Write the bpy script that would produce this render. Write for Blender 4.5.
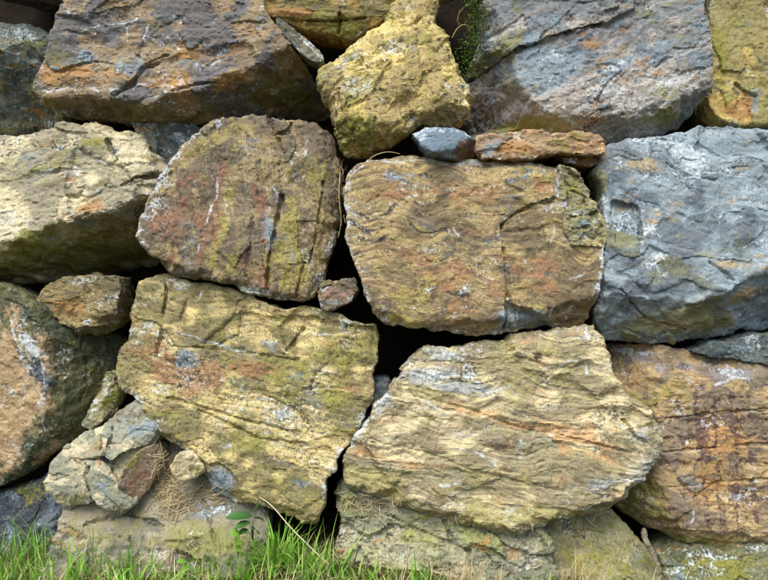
import bpy, math, random
import numpy as np
from mathutils import Vector

# ------------------------------------------------------------------ camera, sky, sun, exposure
scene = bpy.context.scene
for o in list(bpy.data.objects):
    bpy.data.objects.remove(o)
DIST, SPAN, EYE = 2.84, 3.2, 1.125          # camera to wall face, width seen at the wall face, eye height
cam_data = bpy.data.cameras.new('camera')
cam_data.sensor_width = 36.0
cam_data.lens = 36.0 * DIST / SPAN
cam_data.clip_end = 3000.0
cam = bpy.data.objects.new('camera', cam_data)
cam.location = (0, -DIST, EYE)
cam.rotation_euler = (math.radians(90), 0, 0)
scene.collection.objects.link(cam)
scene.camera = cam

SUN_EL, SUN_AZ = 60.0, 202.0                # degrees; azimuth clockwise from +Y (200 = behind the camera, a little left)
world = bpy.data.worlds.new('World')
scene.world = world
world.use_nodes = True
wn = world.node_tree.nodes
sky = wn.new('ShaderNodeTexSky')
sky.sky_type = 'NISHITA'
sky.sun_disc = False
sky.sun_elevation = math.radians(SUN_EL)
sky.sun_rotation = math.radians(SUN_AZ)
sky.air_density = 1.0
sky.dust_density = 3.0
wn['Background'].inputs['Strength'].default_value = 0.08
world.node_tree.links.new(sky.outputs[0], wn['Background'].inputs['Color'])

sun_data = bpy.data.lights.new('sun', 'SUN')
sun_data.energy = 1.4
sun_data.angle = math.radians(42)
sun_data.color = (1.0, 0.98, 0.94)
sun = bpy.data.objects.new('sun', sun_data)
el, az = math.radians(SUN_EL), math.radians(SUN_AZ)
to_sun = Vector((math.sin(az) * math.cos(el), math.cos(az) * math.cos(el), math.sin(el)))
sun.rotation_euler = to_sun.to_track_quat('Z', 'Y').to_euler()
sun.location = to_sun * 20
scene.collection.objects.link(sun)

scene.view_settings.view_transform = 'Standard'
scene.view_settings.look = 'None'
scene.view_settings.gamma = 1.0
scene.view_settings.exposure = 1.66
scene.render.engine = 'CYCLES'

RES = 0.0058                                # grid step of the stone surfaces in metres
PX = SPAN / 768.0
COL = scene.collection
random.seed(7)
rng = np.random.default_rng(7)


def wx(px, y):
    return (px - 384.0) * PX * (DIST + y) / DIST


def wz(py, y):
    return EYE - (py - 290.0) * PX * (DIST + y) / DIST


# ------------------------------------------------------------------ noise
def hash3(ix, iy, iz, seed):
    h = (ix.astype(np.uint32) * np.uint32(0x8da6b343)) ^ (iy.astype(np.uint32) * np.uint32(0xd8163841)) \
        ^ (iz.astype(np.uint32) * np.uint32(0xcb1ab31f)) ^ np.uint32((seed * 0x9E3779B1) & 0xffffffff)
    h ^= h >> np.uint32(15)
    h *= np.uint32(0x2c1b3c6d)
    h ^= h >> np.uint32(12)
    h *= np.uint32(0x297a2d39)
    h ^= h >> np.uint32(15)
    return h


GRAD = np.array([(1, 1, 0), (-1, 1, 0), (1, -1, 0), (-1, -1, 0), (1, 0, 1), (-1, 0, 1), (1, 0, -1), (-1, 0, -1),
                 (0, 1, 1), (0, -1, 1), (0, 1, -1), (0, -1, -1), (1, 1, 0), (0, -1, 1), (-1, 1, 0), (0, -1, -1)],
                np.float32)


def perlin(p, seed=0):
    p = p.astype(np.float32)
    i = np.floor(p).astype(np.int32)
    f = p - i
    u = f * f * f * (f * (f * 6 - 15) + 10)
    out = np.zeros(len(p), np.float32)
    for dx in (0, 1):
        wxx = u[:, 0] if dx else 1 - u[:, 0]
        for dy in (0, 1):
            wyy = u[:, 1] if dy else 1 - u[:, 1]
            for dz in (0, 1):
                wzz = u[:, 2] if dz else 1 - u[:, 2]
                g = GRAD[hash3(i[:, 0] + dx, i[:, 1] + dy, i[:, 2] + dz, seed) & np.uint32(15)]
                d = g[:, 0] * (f[:, 0] - dx) + g[:, 1] * (f[:, 1] - dy) + g[:, 2] * (f[:, 2] - dz)
                out += wxx * wyy * wzz * d
    return out


def fbm(p, octaves=4, seed=0, gain=0.5):
    out, a = np.zeros(len(p), np.float32), 1.0
    for k in range(octaves):
        out += a * perlin(p * (2.03 ** k) + 17.3 * k, seed + k * 31)
        a *= gain
    return out


def facets(p, seed):
    """jittered cells: a random plane per cell gives flat chips with broken edges"""
    p = p.astype(np.float32)
    i = np.floor(p).astype(np.int32)
    best = np.full(len(p), 1e9, np.float32)
    sec = np.full(len(p), 1e9, np.float32)
    val = np.zeros(len(p), np.float32)
    for dx in (-1, 0, 1):
        for dy in (-1, 0, 1):
            for dz in (-1, 0, 1):
                cx, cy, cz = i[:, 0] + dx, i[:, 1] + dy, i[:, 2] + dz
                h = hash3(cx, cy, cz, seed)
                jx = (h & np.uint32(255)).astype(np.float32) / 255.0
                jy = ((h >> np.uint32(8)) & np.uint32(255)).astype(np.float32) / 255.0
                jz = ((h >> np.uint32(16)) & np.uint32(255)).astype(np.float32) / 255.0
                ex, ey, ez = p[:, 0] - cx - jx, p[:, 1] - cy - jy, p[:, 2] - cz - jz
                d = ex * ex + ey * ey + ez * ez
                r = ((h >> np.uint32(24)) & np.uint32(255)).astype(np.float32) / 255.0
                v = (r - 0.5) + (jy - 0.5) * ex * 0.9 + (jx - 0.5) * ez * 0.9 + (jz - 0.5) * ey * 0.9
                m = d < best
                sec = np.where(m, best, np.minimum(sec, d))
                val = np.where(m, v, val)
                best = np.where(m, d, best)
    return val, np.sqrt(sec) - np.sqrt(best)


# ------------------------------------------------------------------ 2D shape helpers
def seg_dist(X, Z, a, b, lo=0.0, hi=1.0):
    dx, dz = b[0] - a[0], b[1] - a[1]
    L = dx * dx + dz * dz + 1e-12
    t = np.clip(((X - a[0]) * dx + (Z - a[1]) * dz) / L, lo, hi)
    return np.hypot(X - a[0] - t * dx, Z - a[1] - t * dz), dx, dz


def poly_sdf(X, Z, pts):
    d = np.full(X.shape, 1e9, np.float32)
    inside = np.zeros(X.shape, bool)
    n = len(pts)
    for k in range(n):
        a, b = pts[k], pts[(k + 1) % n]
        dd, dx, dz = seg_dist(X, Z, a, b)
        d = np.minimum(d, dd)
        if a[1] != b[1]:
            c = ((a[1] > Z) != (b[1] > Z)) & (X < dx * (Z - a[1]) / dz + a[0])
            inside ^= c
    return np.where(inside, -d, d)


def line_sdf(X, Z, pts):
    """signed distance to an open polyline: positive on the side that the photograph shows to its right"""
    best = np.full(X.shape, 1e9, np.float32)
    sgn = np.zeros(X.shape, np.float32)
    n = len(pts) - 1
    for k in range(n):
        a, b = pts[k], pts[k + 1]
        dd, dx, dz = seg_dist(X, Z, a, b, -50 if k == 0 else 0.0, 50 if k == n - 1 else 1.0)
        cr = (X - a[0]) * dz - (Z - a[1]) * dx
        m = dd < best
        best = np.where(m, dd, best)
        sgn = np.where(m, np.sign(cr), sgn)
    return best * sgn


def path_dist(X, Z, pts):
    d = np.full(X.shape, 1e9, np.float32)
    for k in range(len(pts) - 1):
        d = np.minimum(d, seg_dist(X, Z, pts[k], pts[k + 1])[0])
    return d


def smax(a, b, k):
    h = np.clip(0.5 + 0.5 * (a - b) / k, 0, 1)
    return b + (a - b) * h + k * h * (1 - h)


# ------------------------------------------------------------------ surface nets
CORN = [(0, 0, 0), (1, 0, 0), (0, 1, 0), (1, 1, 0), (0, 0, 1), (1, 0, 1), (0, 1, 1), (1, 1, 1)]
EDGE = [(0, 1), (2, 3), (4, 5), (6, 7), (0, 2), (1, 3), (4, 6), (5, 7), (0, 4), (1, 5), (2, 6), (3, 7)]


def surface_nets(F, xs, ys, zs):
    ins = F < 0
    nx, ny, nz = F.shape
    cnt = np.zeros((nx - 1, ny - 1, nz - 1), np.uint8)
    for c in CORN:
        cnt += ins[c[0]:nx - 1 + c[0], c[1]:ny - 1 + c[1], c[2]:nz - 1 + c[2]]
    I, J, K = np.nonzero((cnt > 0) & (cnt < 8))
    idx = np.full(cnt.shape, -1, np.int32)
    idx[I, J, K] = np.arange(len(I), dtype=np.int32)
    val = [F[I + c[0], J + c[1], K + c[2]] for c in CORN]
    acc = np.zeros((len(I), 3), np.float32)
    num = np.zeros(len(I), np.float32)
    for a, b in EDGE:
        fa, fb = val[a], val[b]
        m = (fa < 0) != (fb < 0)
        t = np.where(m, fa / np.where(fa == fb, 1, fa - fb), 0)
        ca, cb = CORN[a], CORN[b]
        for ax in range(3):
            acc[:, ax] += np.where(m, ca[ax] + t * (cb[ax] - ca[ax]), 0)
        num += m
    acc /= num[:, None]
    P = np.empty_like(acc)
    for ax, (arr, ii) in enumerate(((xs, I), (ys, J), (zs, K))):
        P[:, ax] = arr[ii] + acc[:, ax] * (arr[ii + 1] - arr[ii])
    quads = []
    A, B = ins[:-1, 1:-1, 1:-1], ins[1:, 1:-1, 1:-1]
    i, j, k = np.nonzero(A != B); j = j + 1; k = k + 1
    q = np.stack([idx[i, j - 1, k - 1], idx[i, j, k - 1], idx[i, j, k], idx[i, j - 1, k]], 1)
    f = ~ins[i, j, k]; q[f] = q[f][:, ::-1]; quads.append(q)
    A, B = ins[1:-1, :-1, 1:-1], ins[1:-1, 1:, 1:-1]
    i, j, k = np.nonzero(A != B); i = i + 1; k = k + 1
    q = np.stack([idx[i - 1, j, k - 1], idx[i - 1, j, k], idx[i, j, k], idx[i, j, k - 1]], 1)
    f = ~ins[i, j, k]; q[f] = q[f][:, ::-1]; quads.append(q)
    A, B = ins[1:-1, 1:-1, :-1], ins[1:-1, 1:-1, 1:]
    i, j, k = np.nonzero(A != B); i = i + 1; j = j + 1
    q = np.stack([idx[i - 1, j - 1, k], idx[i, j - 1, k], idx[i, j, k], idx[i - 1, j, k]], 1)
    f = ~ins[i, j, k]; q[f] = q[f][:, ::-1]; quads.append(q)
    return P, np.concatenate(quads)


def normals(P, Q):
    n = np.cross(P[Q[:, 2]] - P[Q[:, 0]], P[Q[:, 3]] - P[Q[:, 1]])
    N = np.zeros_like(P)
    for c in range(4):
        for ax in range(3):
            N[:, ax] += np.bincount(Q[:, c], weights=n[:, ax], minlength=len(P))
    return N / (np.linalg.norm(N, axis=1, keepdims=True) + 1e-12)


def quad_mesh(name, P, Q, attrs=None):
    me = bpy.data.meshes.new(name)
    me.vertices.add(len(P))
    me.vertices.foreach_set('co', P.astype(np.float32).ravel())
    me.loops.add(len(Q) * 4)
    me.loops.foreach_set('vertex_index', Q.astype(np.int32).ravel())
    me.polygons.add(len(Q))
    me.polygons.foreach_set('loop_start', np.arange(0, len(Q) * 4, 4, dtype=np.int32))
    me.polygons.foreach_set('use_smooth', np.ones(len(Q), bool))
    me.update(calc_edges=True)
    for k, v in (attrs or {}).items():
        if v.ndim == 2:
            a = me.attributes.new(k, 'FLOAT_VECTOR', 'POINT')
            a.data.foreach_set('vector', v.astype(np.float32).ravel())
        else:
            a = me.attributes.new(k, 'FLOAT', 'POINT')
            a.data.foreach_set('value', v.astype(np.float32))
    return me


def link(name, me, mat=None, parent=None, loc=(0, 0, 0)):
    o = bpy.data.objects.new(name, me)
    COL.objects.link(o)
    o.location = loc
    if mat:
        me.materials.append(mat)
    if parent:
        o.parent = parent
    return o


def tag(o, label=None, cat=None, group=None, kind=None):
    if label: o['label'] = label
    if cat: o['category'] = cat
    if group: o['group'] = group
    if kind: o['kind'] = kind
    return o


# ------------------------------------------------------------------ materials
def lin(c):
    out = []
    for v in c:
        v = v / 255.0
        out.append(v / 12.92 if v <= 0.04045 else ((v + 0.055) / 1.055) ** 2.4)
    return tuple(out) + (1.0,)


class NT:
    """small helper to write node trees"""
    def __init__(self, tree):
        self.t, self.n, self.l = tree, tree.nodes, tree.links

    def put(self, sock, v):
        if isinstance(v, bpy.types.NodeSocket):
            self.l.new(v, sock)
        elif v is not None:
            sock.default_value = v

    def math(self, op, a, b=None, c=None, clamp=False):
        n = self.n.new('ShaderNodeMath'); n.operation = op; n.use_clamp = clamp
        for k, v in enumerate((a, b, c)):
            self.put(n.inputs[k], v)
        return n.outputs[0]

    def vmath(self, op, a, b=None):
        n = self.n.new('ShaderNodeVectorMath'); n.operation = op
        self.put(n.inputs[0], a); self.put(n.inputs[1], b)
        return n.outputs[0]

    def noise(self, vec, scale, detail=4.0, rough=0.55, dist=0.0):
        n = self.n.new('ShaderNodeTexNoise')
        self.put(n.inputs['Vector'], vec)
        n.inputs['Scale'].default_value = scale
        n.inputs['Detail'].default_value = detail
        n.inputs['Roughness'].default_value = rough
        n.inputs['Distortion'].default_value = dist
        return n.outputs['Fac']

    def voro(self, vec, scale, feature='F1', out='Distance'):
        n = self.n.new('ShaderNodeTexVoronoi'); n.feature = feature
        self.put(n.inputs['Vector'], vec); n.inputs['Scale'].default_value = scale
        return n.outputs[out]

    def step(self, v, lo, hi, a=0.0, b=1.0):
        n = self.n.new('ShaderNodeMapRange'); n.interpolation_type = 'SMOOTHSTEP'
        self.put(n.inputs['Value'], v)
        for k, x in (('From Min', lo), ('From Max', hi), ('To Min', a), ('To Max', b)):
            self.put(n.inputs[k], x)
        return n.outputs[0]

    def mix(self, f, a, b, mode='MIX'):
        n = self.n.new('ShaderNodeMix'); n.data_type = 'RGBA'; n.blend_type = mode
        self.put(n.inputs[0], f); self.put(n.inputs[6], a); self.put(n.inputs[7], b)
        return n.outputs[2]

    def attr(self, name, out='Fac'):
        n = self.n.new('ShaderNodeAttribute'); n.attribute_name = name
        return n.outputs[out]


def make_rock_group():
    g = bpy.data.node_groups.new('rock_surface', 'ShaderNodeTree')
    I = g.interface
    for nm in ('A', 'B', 'C', 'Rust', 'Blue', 'Pale', 'Dark', 'Moss'):
        I.new_socket(nm, in_out='INPUT', socket_type='NodeSocketColor')
    for nm in ('Band', 'Speck', 'Fleck', 'Seed'):
        I.new_socket(nm, in_out='INPUT', socket_type='NodeSocketFloat')
    I.new_socket('Color', in_out='OUTPUT', socket_type='NodeSocketColor')
    I.new_socket('Height', in_out='OUTPUT', socket_type='NodeSocketFloat')
    I.new_socket('Rough', in_out='OUTPUT', socket_type='NodeSocketFloat')
    t = NT(g)
    gi = g.nodes.new('NodeGroupInput'); go = g.nodes.new('NodeGroupOutput')
    i = gi.outputs
    tc = g.nodes.new('ShaderNodeTexCoord')
    obj = t.vmath('ADD', tc.outputs['Object'], i['Seed'])
    lay = t.vmath('ADD', t.attr('lay', 'Vector'), i['Seed'])
    clouds = t.attr('clouds')                       # slow colour change over the stone, shifted chip by chip
    n_fine = t.noise(obj, 62.0, 4, 0.75)
    n_alt = t.noise(t.vmath('ADD', obj, (3.1, 7.7, 1.9)), 95.0, 3, 0.7)
    n_grain = t.noise(obj, 240.0, 2, 0.75)
    streak = t.noise(t.vmath('MULTIPLY', lay, (5.0, 58.0, 14.0)), 1.0, 4, 0.68, 0.4)
    fz = t.math('SUBTRACT', n_fine, 0.5)
    az_ = t.math('SUBTRACT', n_alt, 0.5)
    sz = t.math('SUBTRACT', streak, 0.5)
    line = t.step(t.math('ABSOLUTE', t.math('ADD', sz, t.math('MULTIPLY', az_, 0.05))), 0.006, 0.034, 1.0, 0.0)
    # two base colours in clouds, a third one following the layers
    col = t.mix(t.step(t.math('ADD', clouds, t.math('MULTIPLY', fz, 0.9)), -0.14, 0.14), i['A'], i['B'])
    band = t.math('MULTIPLY', t.step(t.math('ADD', streak, t.math('MULTIPLY', az_, 0.35)), 0.47, 0.62), i['Band'])
    col = t.mix(band, col, i['C'])

    col = t.mix(t.math('MULTIPLY', t.math('MULTIPLY', line, t.step(clouds, -0.25, 0.25, 0.25, 1.0)), t.math('MULTIPLY', i['Band'], 0.7)), col, t.mix(1.0, i['C'], (0.42, 0.38, 0.38, 1), 'MULTIPLY'))

    def patch(col, name, colour, j, k, lo=0.22, hi=0.64, amt=0.85):
        m = t.step(t.math('ADD', t.attr(name), t.math('MULTIPLY', j, k)), lo, hi, 0.0, amt)
        return t.mix(m, col, colour)
    col = patch(col, 'moss', i['Moss'], az_, 1.6)
    col = patch(col, 'rust', i['Rust'], t.math('ADD', t.math('MULTIPLY', sz, 0.8), fz), 1.3)
    col = patch(col, 'blue', i['Blue'], fz, -1.6)
    col = patch(col, 'dark', i['Dark'], az_, -1.9)
    col = patch(col, 'pale', i['Pale'], t.math('ADD', fz, t.math('MULTIPLY', az_, 0.6)), 2.3, 0.34, 0.86, 0.8)
    # mineral veins: white lines broken by noise
    vd = t.math('ADD', t.attr('vein'), t.math('MULTIPLY', t.math('ADD', fz, t.math('MULTIPLY', az_, 0.7)), 0.020))
    col = t.mix(t.step(vd, 0.0002, 0.0060, 0.85, 0.0), col, (0.50, 0.54, 0.55, 1))
    # pale flecks, dark lichen specks, grain
    fl = t.step(t.math('ADD', n_alt, t.math('MULTIPLY', clouds, -0.25)), t.math('SUBTRACT', 0.82, i['Fleck']), t.math('SUBTRACT', 0.98, i['Fleck']))
    col = t.mix(t.math('MULTIPLY', fl, 0.5), col, i['Pale'])
    sm = t.step(t.math('ADD', n_fine, t.math('MULTIPLY', n_grain, 0.3)), t.math('ADD', 0.34, i['Speck']), t.math('ADD', 0.46, i['Speck']), 1.0, 0.0)
    col = t.mix(t.math('MULTIPLY', sm, 0.7), col, i['Dark'])
    gr = t.step(t.math('ADD', t.math('MULTIPLY', n_grain, 0.6), t.math('MULTIPLY', n_alt, 0.4)), 0.32, 0.68, 0.70, 1.30)
    cm = g.nodes.new('ShaderNodeCombineColor')
    for k in range(3):
        g.links.new(gr, cm.inputs[k])
    col = t.mix(1.0, col, cm.outputs[0], 'MULTIPLY')
    h = t.math('ADD', n_fine, t.math('MULTIPLY', n_grain, 0.10))
    h = t.math('ADD', h, t.math('MULTIPLY', streak, t.math('MULTIPLY', i['Band'], 0.4)))
    g.links.new(col, go.inputs['Color'])
    g.links.new(h, go.inputs['Height'])
    g.links.new(t.step(n_alt, 0.3, 0.7, 0.6, 0.9), go.inputs['Rough'])
    return g


ROCK_GROUP = make_rock_group()
TINT = dict(Rust=(150, 112, 64), Blue=(118, 134, 142), Pale=(182, 192, 192), Dark=(46, 40, 36), Moss=(120, 118, 46))


def rock_material(name, pal, seed, band=0.6, speck=0.10, fleck=0.16, bump=1.0, tint=None):
    m = bpy.data.materials.new(name)
    m.use_nodes = True
    nt = m.node_tree
    b = nt.nodes['Principled BSDF']
    gn = nt.nodes.new('ShaderNodeGroup'); gn.node_tree = ROCK_GROUP
    for k, c, gain in zip('ABC', pal, (1.16, 0.92, 0.66)):
        v = [q * gain for q in lin(c)[:3]]
        gr = sum(v) / 3
        gn.inputs[k].default_value = tuple(max(0.01, gr + (q - gr) * 1.0) for q in v) + (1.0,)
    for k, c in {**TINT, **(tint or {})}.items():
        gn.inputs[k].default_value = lin(c)
    gn.inputs['Band'].default_value = band
    gn.inputs['Speck'].default_value = speck
    gn.inputs['Fleck'].default_value = fleck
    gn.inputs['Seed'].default_value = seed * 3.17
    bm = nt.nodes.new('ShaderNodeBump')
    bm.inputs['Strength'].default_value = 0.75 * bump
    bm.inputs['Distance'].default_value = 0.009
    nt.links.new(gn.outputs['Color'], b.inputs['Base Color'])
    nt.links.new(gn.outputs['Rough'], b.inputs['Roughness'])
    nt.links.new(gn.outputs['Height'], bm.inputs['Height'])
    nt.links.new(bm.outputs[0], b.inputs['Normal'])
    b.inputs['Specular IOR Level'].default_value = 0.35
    return m


# ------------------------------------------------------------------ a stone from its face outline
SEEDS = [0]


STRAT, CHIP = 0.38, 0.56
BIAS = dict(rust=-0.05, blue=-0.13, dark=-0.10, moss=0.0, pale=-0.02)


def stone_mesh(o, y=0.0, tilt=(0, 0.08), r=0.03, dep=0.5, tp=0.12, folds=(), plates=(), lumps=(),
               lay=0.0, warp=(0.03, 3.0), wave=None, strat=0.008, sfreq=26.0, chip=0.014, csize=0.13, lump=0.016,
               rough=0.004, veins=(), cracks=(), paint=(), lines=(), bias=None, rim=0.30, res=None, seed=None, origin=None):
    SEEDS[0] += 1
    sd = seed if seed is not None else SEEDS[0] * 13
    res = res or RES
    P2 = lambda pts: [(wx(a, y), wz(b, y)) for a, b in pts]
    out = P2(o)
    ox, oz = [p[0] for p in out], [p[1] for p in out]
    x0, x1, z0, z1 = min(ox) - 0.04, max(ox) + 0.04, min(oz) - 0.04, max(oz) + 0.04
    xs = np.arange(x0, x1, res, dtype=np.float32)
    zs = np.arange(z0, z1, res, dtype=np.float32)
    X, Z = np.meshgrid(xs, zs, indexing='ij')
    flat = np.stack([X.ravel(), np.full(X.size, y), Z.ravel()], 1)
    w1 = fbm(flat * 14.0, 3, sd + 5).reshape(X.shape)
    S = poly_sdf(X, Z, out) + w1 * 0.011 * min(1.0, (x1 - x0) / 0.6) - min(0.007, 0.012 * (x1 - x0))
    cx, cz = (x0 + x1) / 2, (z0 + z1) / 2
    inx, inz = [min(max(a, 0), 768) for a, b in o], [min(max(b, 0), 580) for a, b in o]
    tx, tz = wx((min(inx) + max(inx)) / 2, y), wz((min(inz) + max(inz)) / 2, y)     # the face leans about its middle
    wob = fbm(flat * 5.0, 2, sd + 9).reshape(X.shape)
    Y = y + tilt[0] * (X - tx) + tilt[1] * (Z - tz) + wob * lump
    for pts, slope in folds:
        d = line_sdf(X, Z, P2(pts)) + w1 * 0.02
        Y = Y + slope * (np.sqrt(d * d + 0.010 ** 2) + d) * 0.5
    for pts, dy, soft in plates:
        d = poly_sdf(X, Z, P2(pts)) + w1 * 0.012
        Y = Y + dy * np.clip(0.5 - d / soft, 0, 1)
    for px, py, rad, dy in lumps:
        d2 = ((X - wx(px, y)) ** 2 + (Z - wz(py, y)) ** 2) / (rad * PX) ** 2
        Y = Y + dy * np.exp(-d2)
    core = S < 0.03
    ymin = float(Y[core].min()) - 0.05
    yb = y + dep
    ys, v, st = [], ymin, res * 1.15
    while v < yb + 0.04:
        ys.append(v)
        if v > ymin + 0.20:
            st = min(st * 1.13, 0.045)
        v += st
    ys = np.array(ys + [v, v + st], np.float32)
    D = ys[None, :, None]
    side = S[:, None, :] + tp * np.maximum(D - Y[:, None, :], 0) * np.clip((D - y) / 0.3, 0.3, 1.5)
    gx = np.gradient(Y, res, axis=0); gz = np.gradient(Y, res, axis=1)
    nrm = 1.0 / np.sqrt(1 + np.minimum(gx * gx + gz * gz, 4.0))
    r = r * 0.42
    F = smax(side, (Y[:, None, :] - D) * nrm[:, None, :], r)
    F = smax(F, D - yb + 0 * F, 0.08)
    V, Q = surface_nets(F.astype(np.float32), xs, ys, zs)
    N = normals(V, Q)
    # layer coordinate: runs across the beds of the stone
    a = math.radians(lay)
    u = V[:, 0] * math.cos(a) - V[:, 2] * math.sin(a)
    s = V[:, 0] * math.sin(a) + V[:, 2] * math.cos(a) + 0.25 * (V[:, 1] - y)
    s = s + warp[0] * fbm(V * warp[1], 3, sd + 77)
    if wave:
        s = s + wave[0] * np.sin(u * wave[1] + wave[2] + 3.0 * perlin(V * 2.1, sd + 3)) * (0.6 + 0.8 * perlin(V * 3.0, sd + 8))
    L = np.stack([u, s, V[:, 1]], 1)
    strat, chip = strat * STRAT, chip * CHIP
    act = np.nonzero(V[:, 1] < ymin + 0.42)[0]          # the hidden back of a stone stays plain
    Va, sa, ua = V[act], s[act], u[act]
    wa = 0.05 * np.stack([perlin(Va * 6.0, sd + 21), perlin(Va * 6.0, sd + 22), perlin(Va * 6.0, sd + 23)], 1)
    Lw = np.stack([ua * 0.75, sa * 1.5, Va[:, 1] * 0.9], 1) + wa
    f1, e1 = facets(Lw / csize, sd + 41)
    da = chip * 1.3 * f1
    f2, e2 = facets((Lw + 0.01 * fbm(Va * 25, 2, sd + 2)[:, None]) / (csize * 0.38), sd + 43)
    sel = np.clip(0.5 + 1.8 * perlin(Va * 7.0, sd + 44), 0.1, 1.0)
    da += chip * 0.62 * f2 * sel
    f3, e3 = facets((Lw * 0.6 + Va * 0.5) / (csize * 0.16), sd + 47)
    da += (0.0022 + min(chip, 0.02) * 0.35) * f3 * np.clip(1.3 - sel, 0.2, 1)
    if strat:
        ss = sa * sfreq
        k1 = perlin(np.stack([ua * 2.4, ss, Va[:, 1] * 4], 1), sd + 51)
        k2 = perlin(np.stack([ua * 4.5, ss * 2.6, Va[:, 1] * 7], 1), sd + 52)
        k1 = np.round(k1 * 4.0 + 0.5 * k2) / 4.0 * 0.6 + k1 * 0.4       # stepped beds
        da += strat * (1.6 * k1 - 0.7 * np.abs(k2))
    da += rough * (fbm(Va * 22.0, 3, sd + 61, 0.6) * 1.3 - np.abs(perlin(Va * 48.0, sd + 62)) * 1.2)
    disp = np.zeros(len(V), np.float32); disp[act] = da
    cl = np.zeros(len(V), np.float32); cl[act] = 0.45 * f1 + 0.30 * f2 * sel
    cl += 0.55 * fbm(V * 6.5, 3, sd + 15, 0.65) + 0.55 * perlin(V * 2.3, sd + 19) + 0.3 * (0.25 - np.abs(perlin(V * 8.0, sd + 20)))
    for pts, wid, deep in cracks:
        pd = path_dist(V[:, 0], V[:, 2], P2(pts)) + 0.010 * fbm(V * 18.0, 2, sd + 71)
        front = N[:, 1] < 0.2
        disp -= np.where(front, deep * np.clip(1 - np.abs(pd) / max(0.0065, wid * 0.65), 0, 1) ** 0.6, 0)
    V2 = V + N * disp[:, None]
    at = {'lay': L, 'clouds': cl}
    masks = {}
    for k, nm in enumerate(('rust', 'blue', 'dark', 'moss', 'pale')):
        masks[nm] = np.full(len(V), (bias or {}).get(nm, BIAS[nm]), np.float32)
    for kind, px, py, rx, ry, ang, amt in paint:
        dx, dz = V[:, 0] - wx(px, y), V[:, 2] - wz(py, y)
        c, sn = math.cos(math.radians(ang)), math.sin(math.radians(ang))
        pu, pv = (dx * c - dz * sn) / (rx * PX), (dx * sn + dz * c) / (ry * PX)
        f = np.clip(1.35 - np.sqrt(pu * pu + pv * pv), 0, 1.0) * amt
        masks[kind] = np.maximum(masks[kind], f - 0.12)
    for kind, pts, wid, amt in lines:
        pd = path_dist(V[:, 0], V[:, 2], P2(pts)) + 0.012 * fbm(V * 14.0, 2, sd + 171)
        masks[kind] = np.maximum(masks[kind], np.clip(1.25 - np.abs(pd) / (wid * PX), 0, 1) * amt - 0.1)
    edge = np.abs(poly_sdf(V[:, 0], V[:, 2], out))
    rimf = np.clip(1 - edge / 0.035, 0, 1) * np.clip(1 - (V[:, 1] - y - 0.02) / 0.14, 0, 1)
    masks['pale'] = np.maximum(masks['pale'], rimf * rim + perlin(V * 5.0, sd + 91) * 0.25 - 0.1)
    vd = np.full(len(V), 0.1, np.float32)
    wv = np.stack([0.016 * fbm(V * 9.0, 3, sd + 97), 0.016 * fbm(V * 9.0, 3, sd + 98)], 1)
    for pts in veins:
        vd = np.minimum(vd, path_dist(V[:, 0] + wv[:, 0], V[:, 2] + wv[:, 1], P2(pts)) + 0.014 * np.maximum(perlin(V * 9.0, sd + 95) + 0.08, 0) + 0.0045 * fbm(V * 26.0, 2, sd + 96)
                        + np.maximum(V[:, 1] - y - 0.12, 0))
    at['vein'] = vd
    for k, nm in enumerate(masks):
        masks[nm] += 0.34 * fbm(V * (9.0 if nm != 'pale' else 14.0), 3, sd + 120 + 7 * k, 0.65) + 0.30 * perlin(V * 3.6, sd + 140 + 7 * k)
        masks[nm][act] += 0.38 * (f1 if k % 2 else -f1) + 0.30 * f2 * (1 if k in (0, 3) else -1)
    at.update(masks)
    if origin is None:
        origin = np.array([cx, y + dep * 0.5, z0 + 0.04])
    me = quad_mesh('stone', V2 - origin, Q, at)
    me.set_sharp_from_angle(angle=math.radians(26))
    return me, tuple(float(q) for q in origin)


def build_stone(name, label, cat, group, pal, mat=None, **kw):
    mat = mat or {}
    me, loc = stone_mesh(**kw)
    me.name = name
    o = link(name, me, rock_material(name + '_rock', pal, SEEDS[0], **mat), None, loc)
    return tag(o, label, cat, group)


GB = 'boulders stacked in the rock wall'
GS = 'small stones wedged between the boulders'
# ------------------------------------------------------------------ top row
build_stone('boulder', 'dark grey-green boulder half hidden at the upper left edge', 'boulder', GB,
    [(96, 104, 92), (62, 70, 70), (120, 120, 100)], dict(band=0.4),
    o=[(-90, 5), (-40, 12), (0, 20), (22, 21), (40, 29), (56, 44), (60, 70), (54, 95), (44, 112), (25, 120), (0, 124), (-60, 122), (-100, 70)],
    y=0.20, tilt=(0.1, 0.25), dep=0.5, folds=[([(0, 48), (30, 46), (60, 60)], 0.9)], lay=8,
    paint=[('pale', 20, 32, 25, 10, 15, 0.6), ('blue', 18, 60, 20, 25, 0, 0.6), ('moss', 25, 40, 25, 8, 0, 0.5)])

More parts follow.
